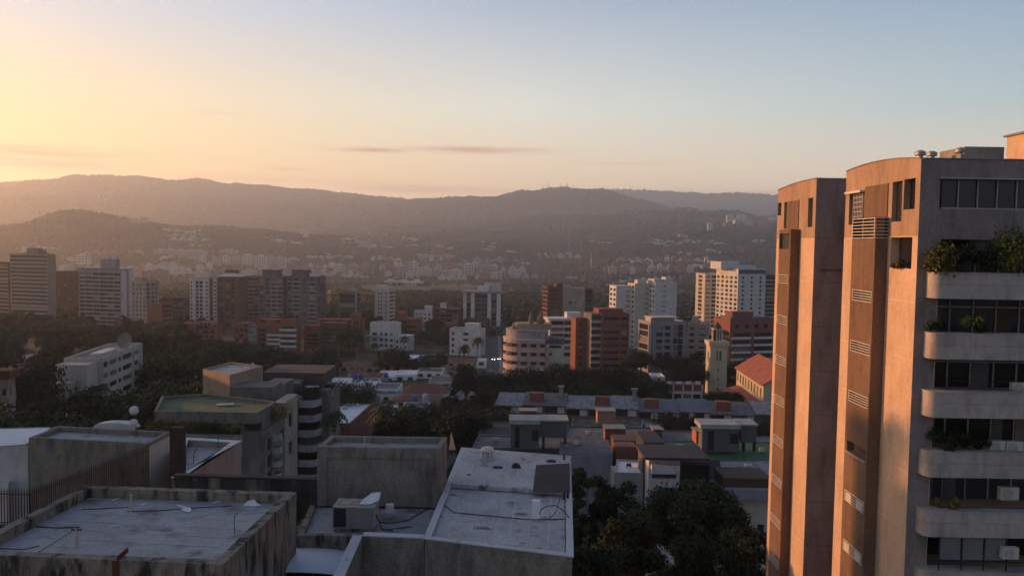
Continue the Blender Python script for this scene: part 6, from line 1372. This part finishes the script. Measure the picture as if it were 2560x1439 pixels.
# woods of the park and the hills: nobody could count these
def woods():
    rng = np.random.default_rng(77); C = []; S = []
    def add(n, r0, r1, s0, s1, a=36):
        k = 0
        while k < n:
            th = R(rng.uniform(-a, a)); r = math.sqrt(rng.uniform(r0*r0, r1*r1)); x, y = r*math.sin(th), r*math.cos(th)
            if r < 1700:
                px = 1280+FPX*x/y
                if not free(x, y, 3): k += 1; continue
                if 1380 < r < 1640 and 900 < px < 1230: k += 1; continue
            C.append((x, y, ground(x, y))); S.append(rng.uniform(s0, s1)); k += 1
    add(3800, 620, 1250, 5.5, 9.0); add(2200, 1250, 1700, 3.5, 5.5)
    C = np.array(C); S = np.array(S); n = len(C); q = 34
    d = rng.normal(size=(n*q, 3)); d[:, 2] = np.abs(d[:, 2]); d /= np.linalg.norm(d, axis=1)[:, None]; s = np.repeat(S, q)[:, None]
    P = np.repeat(C, q, axis=0)+d*s*np.array([1,1,1.25])*(.75+.3*rng.random((n*q,1))); nn = d+rng.normal(size=d.shape)*.5; nn /= np.linalg.norm(nn, axis=1)[:, None]
    a = np.cross(nn, rng.normal(size=d.shape)); a /= np.linalg.norm(a, axis=1)[:, None]; b = np.cross(nn, a); e = s*.30
    V = np.stack([P-a*e, P-b*e, P+a*e, P+b*e], axis=1).reshape(-1, 3)
    o = obj('park_trees', quads_mesh('park_trees', V, LEAFD)); o['kind'] = 'stuff'; o['label'] = 'dense dark park woodland beyond the middle buildings'
    C = []; S = []
    add(9000, 1700, 2400, 3, 5.5); add(22000, 2400, 3600, 6, 10); add(30000, 3600, 6600, 9, 17); add(12000, 6900, 7700, 9, 16); add(3000, 9000, 9600, 12, 22)
    C = np.array(C); S = np.array(S); n = len(C); k = 5
    an = rng.random((n, 1))*6.28+np.arange(k)[None, :]*2*math.pi/k; rr = S[:, None]*(.8+.5*rng.random((n, k)))
    ring = np.stack([C[:, 0:1]+rr*np.cos(an), C[:, 1:2]+rr*np.sin(an), C[:, 2:3]-2+np.zeros((n, k))], axis=2)
    mid = np.stack([C[:, 0:1]+rr*.75*np.cos(an+.5), C[:, 1:2]+rr*.75*np.sin(an+.5), C[:, 2:3]+S[:, None]*(.55+.4*rng.random((n, k)))], axis=2)
    top = C+np.stack([rng.normal(size=n)*S*.2, rng.normal(size=n)*S*.2, S*(1.0+.3*rng.random(n))], axis=1)
    V = np.concatenate([ring, mid, top[:, None, :]], axis=1).reshape(-1, 3); F = []
    base = (np.arange(n)*(2*k+1))[:, None]; fs = []
    for i in range(k):
        j = (i+1) % k; fs.append(np.concatenate([base+i, base+j, base+k+j, base+k+i], axis=1)); fs.append(np.concatenate([base+k+i, base+k+j, base+2*k, base+2*k], axis=1))
    Q = np.concatenate(fs[0::2]); T_ = np.concatenate(fs[1::2])[:, :3]
    me = bpy.data.meshes.new('hill_woods'); me.vertices.add(len(V)); me.vertices.foreach_set('co', V.astype(np.float32).ravel())
    nl = len(Q)*4+len(T_)*3; me.loops.add(nl); me.loops.foreach_set('vertex_index', np.concatenate([Q.ravel(), T_.ravel()]).astype(np.int32)); me.polygons.add(len(Q)+len(T_))
    me.polygons.foreach_set('loop_start', np.concatenate([np.arange(len(Q))*4, len(Q)*4+np.arange(len(T_))*3]).astype(np.int32)); me.polygons.foreach_set('loop_total', np.concatenate([np.full(len(Q), 4), np.full(len(T_), 3)]).astype(np.int32))
    me.update(); me.validate(); me.materials.append(leaf_mat('hill foliage', (.026,.029,.025), (.040,.044,.035), (.060,.062,.050))); o = obj('hill_woods', me); o['kind'] = 'stuff'; o['label'] = 'scrubby woods covering the hillsides'
woods()
# ------------------------------------------------------------ far town
FARW = mat('far pale concrete', (.50,.47,.44), .9, .12, .05); FARB = mat('far brick', (.30,.17,.13), .9, .12, .05); FARG = mat('far grey', (.34,.33,.33), .9, .12, .05)
def on_far(px, py):
    d = ray(px, py); h = math.hypot(d.x, d.y); t = 900.0; last = None
    while t < 9800:
        z = CZ+d.z*t/h; x, y = d.x*t/h, d.y*t/h
        if z <= ground(x, y): return Vector((x, y, ground(x, y)))
        t += 12
    return None
def far_block(label, pl, pr, yt, yb, m, cat='building', name='apartment_tower', group=None, dist=None):
    p = on_far((pl+pr)/2, yb) if dist is None else Vector(W((pl+pr)/2, yb, dist))
    if p is None: return
    A = W(pl, yt, p.y); B = W(pr, yt, p.y); w = B.x-A.x; z0 = ground(p.x, p.y)-3; H = A.z-z0; h = thing(name, label, cat, (A.x, p.y, z0), 0, group)
    D = max(12, w*.5); nb = max(1, int(w/26)); s = MB(); r = MB()
    for i in range(nb):
        a = w*i/nb; b = w*(i+1)/nb-(1.5 if nb > 1 else 0); dz = (random.random()-.5)*H*.12 if nb > 1 else 0; s.box(a, random.random()*6, 0, b, D, H+dz); r.box(a+(b-a)*.3, D*.3, H+dz+.01, a+(b-a)*.7, D*.7, H+dz+4)
    s.build('wall', m, h); r.build('roof_room', m, h); g = MB(); k = max(2, int(w/7))
    for i in range(k):
        for j in range(int(max(2, (H-5)/6))): zz = H-5-j*6; (g.quad((w*(i+.25)/k, -.15, zz), (w*(i+.75)/k, -.15, zz), (w*(i+.75)/k, -.15, zz+2.4), (w*(i+.25)/k, -.15, zz+2.4)) if zz > 2 else None)
    if len(g.f) > 4: o = g.build('glazing', glass('window glass'), h)
    return h
GA = 'far tower blocks in a row below the left hill'; k = 0
ORD = ['first','second','third','fourth','fifth','sixth','seventh','eighth','ninth','tenth','eleventh','twelfth','thirteenth','fourteenth','fifteenth']
far_block('far white tower above the plain brown tower at the left', 186, 220, 637, 664, FARW); far_block('long low grey slab on the slope left of the far pale row', 380, 500, 624, 646, FARG)
for i, (a, b, t, y, m) in enumerate([(497,512,640,664,FARW),(525,549,645,668,FARG),(551,574,640,668,FARW),(576,605,643,668,FARG),(606,632,637,668,FARW),(634,666,640,670,FARW),(667,684,641,671,FARG),(686,712,643,672,FARW)]):
    far_block(ORD[i]+' tower from the left in the far pale row above the dark slate towers', a, b, t, y, m, group=GA)
far_block('far slab behind the pale row, slightly higher on the slope', 547, 590, 625, 641, FARG)
for lab, a, b, t, y, m in (('far pale block pair above the crane, left block', 833,861,662,684,FARW), ('far pale block pair above the crane, right block', 862,891,664,684,FARG), ('far pinkish block right of the pair above the crane', 901,932,667,688,FARB)): far_block(lab, a, b, t, y, m)
for i, (a, b, t, y, m) in enumerate([(967,991,666,687,FARB),(999,1021,665,688,FARG),(1024,1045,655,691,FARW),(1046,1078,669,694,FARW),(1080,1094,680,694,FARG),(1096,1116,677,700,FARG),(1120,1153,675,700,FARW),(1154,1185,660,694,FARW),(1193,1240,664,689,FARG),(1243,1273,680,700,FARG),(1275,1303,675,694,FARW)]):
    far_block(ORD[i]+' block from the left in the far row above the park, centre', a, b, t, y, m, group='far tower blocks beyond the park')
far_block('left far terrace of blocks on the slope above the park', 1045, 1083, 637, 652, FARG); far_block('right far terrace of blocks on the slope above the park', 1097, 1138, 638, 651, FARG); far_block('far block behind the centre row, partly hidden', 1098, 1143, 659, 674, FARB)
for lab, a, b, t, y, m in (('lone far tower on the dark slope right of centre', 1479,1502,631,671,FARB), ('far brick tower right of the lone one', 1532,1553,656,684,FARB), ('far grey block beside the far brick tower', 1555,1576,663,684,FARG), ('small sunlit far tower below the right ridge', 1770,1782,559,580,FARW),
    ('far block on the right ridge crest, right one', 1747,1768,521,534,FARG), ('far low block on the right ridge crest, left one', 1716,1733,524,533,FARG), ('far tower on the right slope, leftmost of the bright group', 1818,1837,537,560,FARW), ('far tower on the right slope, middle of the bright group', 1846,1867,537,561,FARW),
    ('far low block in front of the bright group on the right slope', 1838,1884,550,566,FARG), ('far tower beside the sunlit tower, on the right slope', 1898,1918,549,569,FARB), ('small far sunlit block right at the edge of the sunlit tower', 1921,1942,544,557,FARW), ('tiny far tower left of the bright group', 1808,1815,558,573,FARW),
    ('faint tower on the crest of the left hill, left one', 326,347,548,562,FARG), ('faint tower on the crest of the left hill, right one', 352,368,542,560,FARG), ('faint sunlit block in the haze left of centre', 737,746,584,596,FARB), ('second faint block in the haze left of centre', 757,769,583,597,FARW), ('pale far blocks on the slope right of the hillside letters', 895,925,606,624,FARG), ('pale far tower right of the slope blocks', 928,940,612,626,FARW), ('far white block over the park, left of the low halls', 1030,1046,598,604,FARW)):
    far_block(lab, a, b, t, y, m)
for lab, a, b, t, y in (('low white hall beyond the towers at the left', 145,188,665,676), ('low white hall between the beige block and the white tower, far', 360,410,667,678), ('long low white halls in the valley, left of the white tower', 412,468,669,681), ('low white hall behind the pyramid roofed tower', 600,640,690,700)):
    far_block(lab, a, b, t, y, FARW, name='low_hall', cat='hall')
far_block('long pale hangar roof beyond the park', 958, 1056, 703, 713, FARW, name='hangar', cat='hangar')
s = MB(); P = [on_far(a, b) for a, b in ((1075,717),(1205,717),(1205,710),(1075,709))]; s.v = [(p.x, p.y, p.z+1.2) for p in P]; s.f = [(0,1,2,3)]; o = s.build('field', mat('dry field', (.13,.13,.07), .95, .15, .01)); o['kind'] = 'structure'
for i in range(8):
    p = on_far(763+7.6*i, 648+i*.15)
    if p: o = MB().box(0,0,2,7,1,12 if i % 2 else 9).build('hillside_letter', WHITE, None); o.location = p; tag(o, 'tiny unreadable white letter on the hillside above the dark slate towers', 'letter', 'white hillside letters')
def infill():
    rng = random.Random(4)
    for n, a, b, y0, y1, lab, grp in ((52,140,900,674,702,'pale mid rise block in the far valley town behind the left towers','blocks of the far valley town, left'),(64,820,1340,652,703,'pale mid rise block in the far valley town beyond the park','blocks of the far valley town, centre'),(40,1310,1900,640,704,'pale mid rise block among trees on the far right slope','blocks on the far right slope'),(30,0,720,628,660,'pale mid rise block on the lower left hillside','blocks on the lower left hillside')):
        c = 0
        while c < n:
            cx, cy = rng.uniform(a, b), rng.uniform(y0, y1)
            for j in range(rng.randint(2, 5)):
                w = rng.uniform(8, 24); h_ = rng.uniform(9, 20)*(1 if cy > 660 else .7); far_block(lab, cx, cx+w, cy-h_, cy+rng.uniform(-1, 1), rng.choice((FARW, FARW, FARG, FARB)), group=grp); cx += w+rng.uniform(1, 8); c += 1
infill()
def hill_houses():
    rng = random.Random(12)
    Z = [(28,395,560,580,596,'tiny house on the crest of the left hill'), (40,340,760,598,622,'tiny pale house on the lower left hillside'), (14,60,330,618,640,'tiny pale house at the foot of the left hill'), (40,840,1130,596,625,'tiny pale house on the hillside above the park'), (36,1120,1330,604,668,'tiny pale house on the dark slope right of centre'), (52,1330,1780,600,676,'tiny pale house scattered on the dark right slope'), (24,1700,1930,592,640,'tiny bright house on the far right slope'), (30,740,1320,626,655,'tiny pale house on the low slope beyond the park'), (22,640,1010,672,704,'small pale house at the near edge of the park'), (14,1340,1640,690,716,'small pale house in the trees behind the stepped tower')]
    P = []
    for w, d, h in ((14,9,6),(20,10,7),(11,9,9)):
        s = MB(); s.box(-w/2,-d/2,-4,w/2,d/2,h); me = bpy.data.meshes.new('wall'); me.from_pydata(s.v, [], s.f); me.materials.append(mat('far cream wall', (.36,.34,.31), .9, .2, .05) if w != 11 else FARG)
        s = MB(); s.v = [(-w/2-.6,-d/2-.6,h+.01),(w/2+.6,-d/2-.6,h+.01),(w/2+.6,d/2+.6,h+.01),(-w/2-.6,d/2+.6,h+.01),(-w/4,0,h+2.4),(w/4,0,h+2.4)]; s.f = [(0,1,5,4),(1,2,5),(2,3,4,5),(3,0,4),(3,2,1,0)]; m2 = bpy.data.meshes.new('roof'); m2.from_pydata(s.v, [], s.f); m2.materials.append(TILE if w == 14 else FARW); P.append((me, m2))
    for n, a, b, y0, y1, lab in Z:
        while n > 0:
            cx, cy = rng.uniform(a, b), rng.uniform(y0, y1); m_ = rng.randint(3, 8); sl_ = rng.uniform(-.25, .25)
            for i in range(m_):
                dx = (i-m_/2)*rng.uniform(7, 13); p = on_far(min(max(cx+dx, a), b), cy+dx*sl_+rng.uniform(-2.5, 2.5)); n -= 1
                if p is None: continue
                t = thing('hillside_house', lab, 'house', p+Vector((0,0,4)), rng.uniform(-.6, .6), lab.replace('tiny ', '').replace('small ', '')+'s'); k = rng.randrange(3); sc = p.length/2900*rng.uniform(.4, 1.1); t.scale = (sc*rng.uniform(.7, 1.6), sc, sc*.8); obj('wall', P[k][0], t); obj('roof', P[k][1], t)
hill_houses()
for px, yt, yb, lab in ((1357,459,478,'leftmost thin mast on the antenna hill'), (1371,456,477,'second thin mast on the antenna hill'), (1401,461,476,'middle short mast on the antenna hill'), (1418,455,473,'tallest mast beside the station on the antenna hill'), (1431,461,473,'thin mast right of the station on the antenna hill'), (1442,466,474,'rightmost short mast on the antenna hill')):
    a = W(px, yb+3, 6180); a.z = ground(a.x, a.y)-2; b = a+Vector((0,0,(yb-yt)*3.0+14)); t = thing('radio_mast', lab, 'mast', tuple(a)); hh = b.z-a.z; MB().tube([(0,0,0),(0,0,hh*.7),(0,0,hh)], 2.4, 5, r2=.8).build('mast', GREYD, t); MB().box(-6,-1,hh*.55,6,1,hh*.58).build('crossarm', GREYD, t)
t = thing('transmitter_station', 'low transmitter building on top of the antenna hill', 'building', (W(1400,474,6185).x, 6185, ground(W(1400,474,6185).x, 6185)+8)); MB().box(-60,-8,-30,20,8,8).box(20.01,-8,-30,70,8,16).build('wall', FARG, t)

# unseen buildings added past the left edge to shade roofs, tower foot and terrace
def outside(label, x, y, w, d, top, m):
    z0 = ground(x, y)-1.5; h = House('apartment_building', label, 'building', (x, y), 0, z0); H = top-z0
    h.block(0, 0, w, d, 0, H, m, openings(('win', max(2, int(w/4)), .4, .45), w, H-1, 3, 12), openings(('win', max(2, int(d/5)), .3, .45), d, H-1, 3, 12), par=.5, roof=MROOF); h.box('rooftop_room', m, w*.3, d*.2, H-.4, w*.6, d*.35, H+1.5); h.done()
outside('long apartment building just outside the left edge, level with the near roofs', -106, 30, 13, 65, 62.9, CONC)
outside('lower apartment building outside the left edge, beyond the long one', -112, 118, 14, 30, 54, BEIGE)
outside('white apartment building outside the left edge, level with the ochre penthouse', -146, 170, 16, 34, 45.5, WHITE)
outside('brick tower outside the left edge, level with the long terrace', -318, 338, 20, 82, 66, BRICKD)
for i, (x, y, r) in enumerate(((-94.5, 90, 2.0), (-95.5, 94, 1.6), (-97, 86, 1.5))):
    bush(['middle roof garden tree on the long building outside the left edge','roof garden tree at the far corner of the long outside building','nearest roof garden tree on the long building outside the left edge'][i], x, y, 62.8, 2*r, 2*r, 2.4*r, 2500, .16, LEAF, seed=90+i, group='roof garden trees outside the left edge')
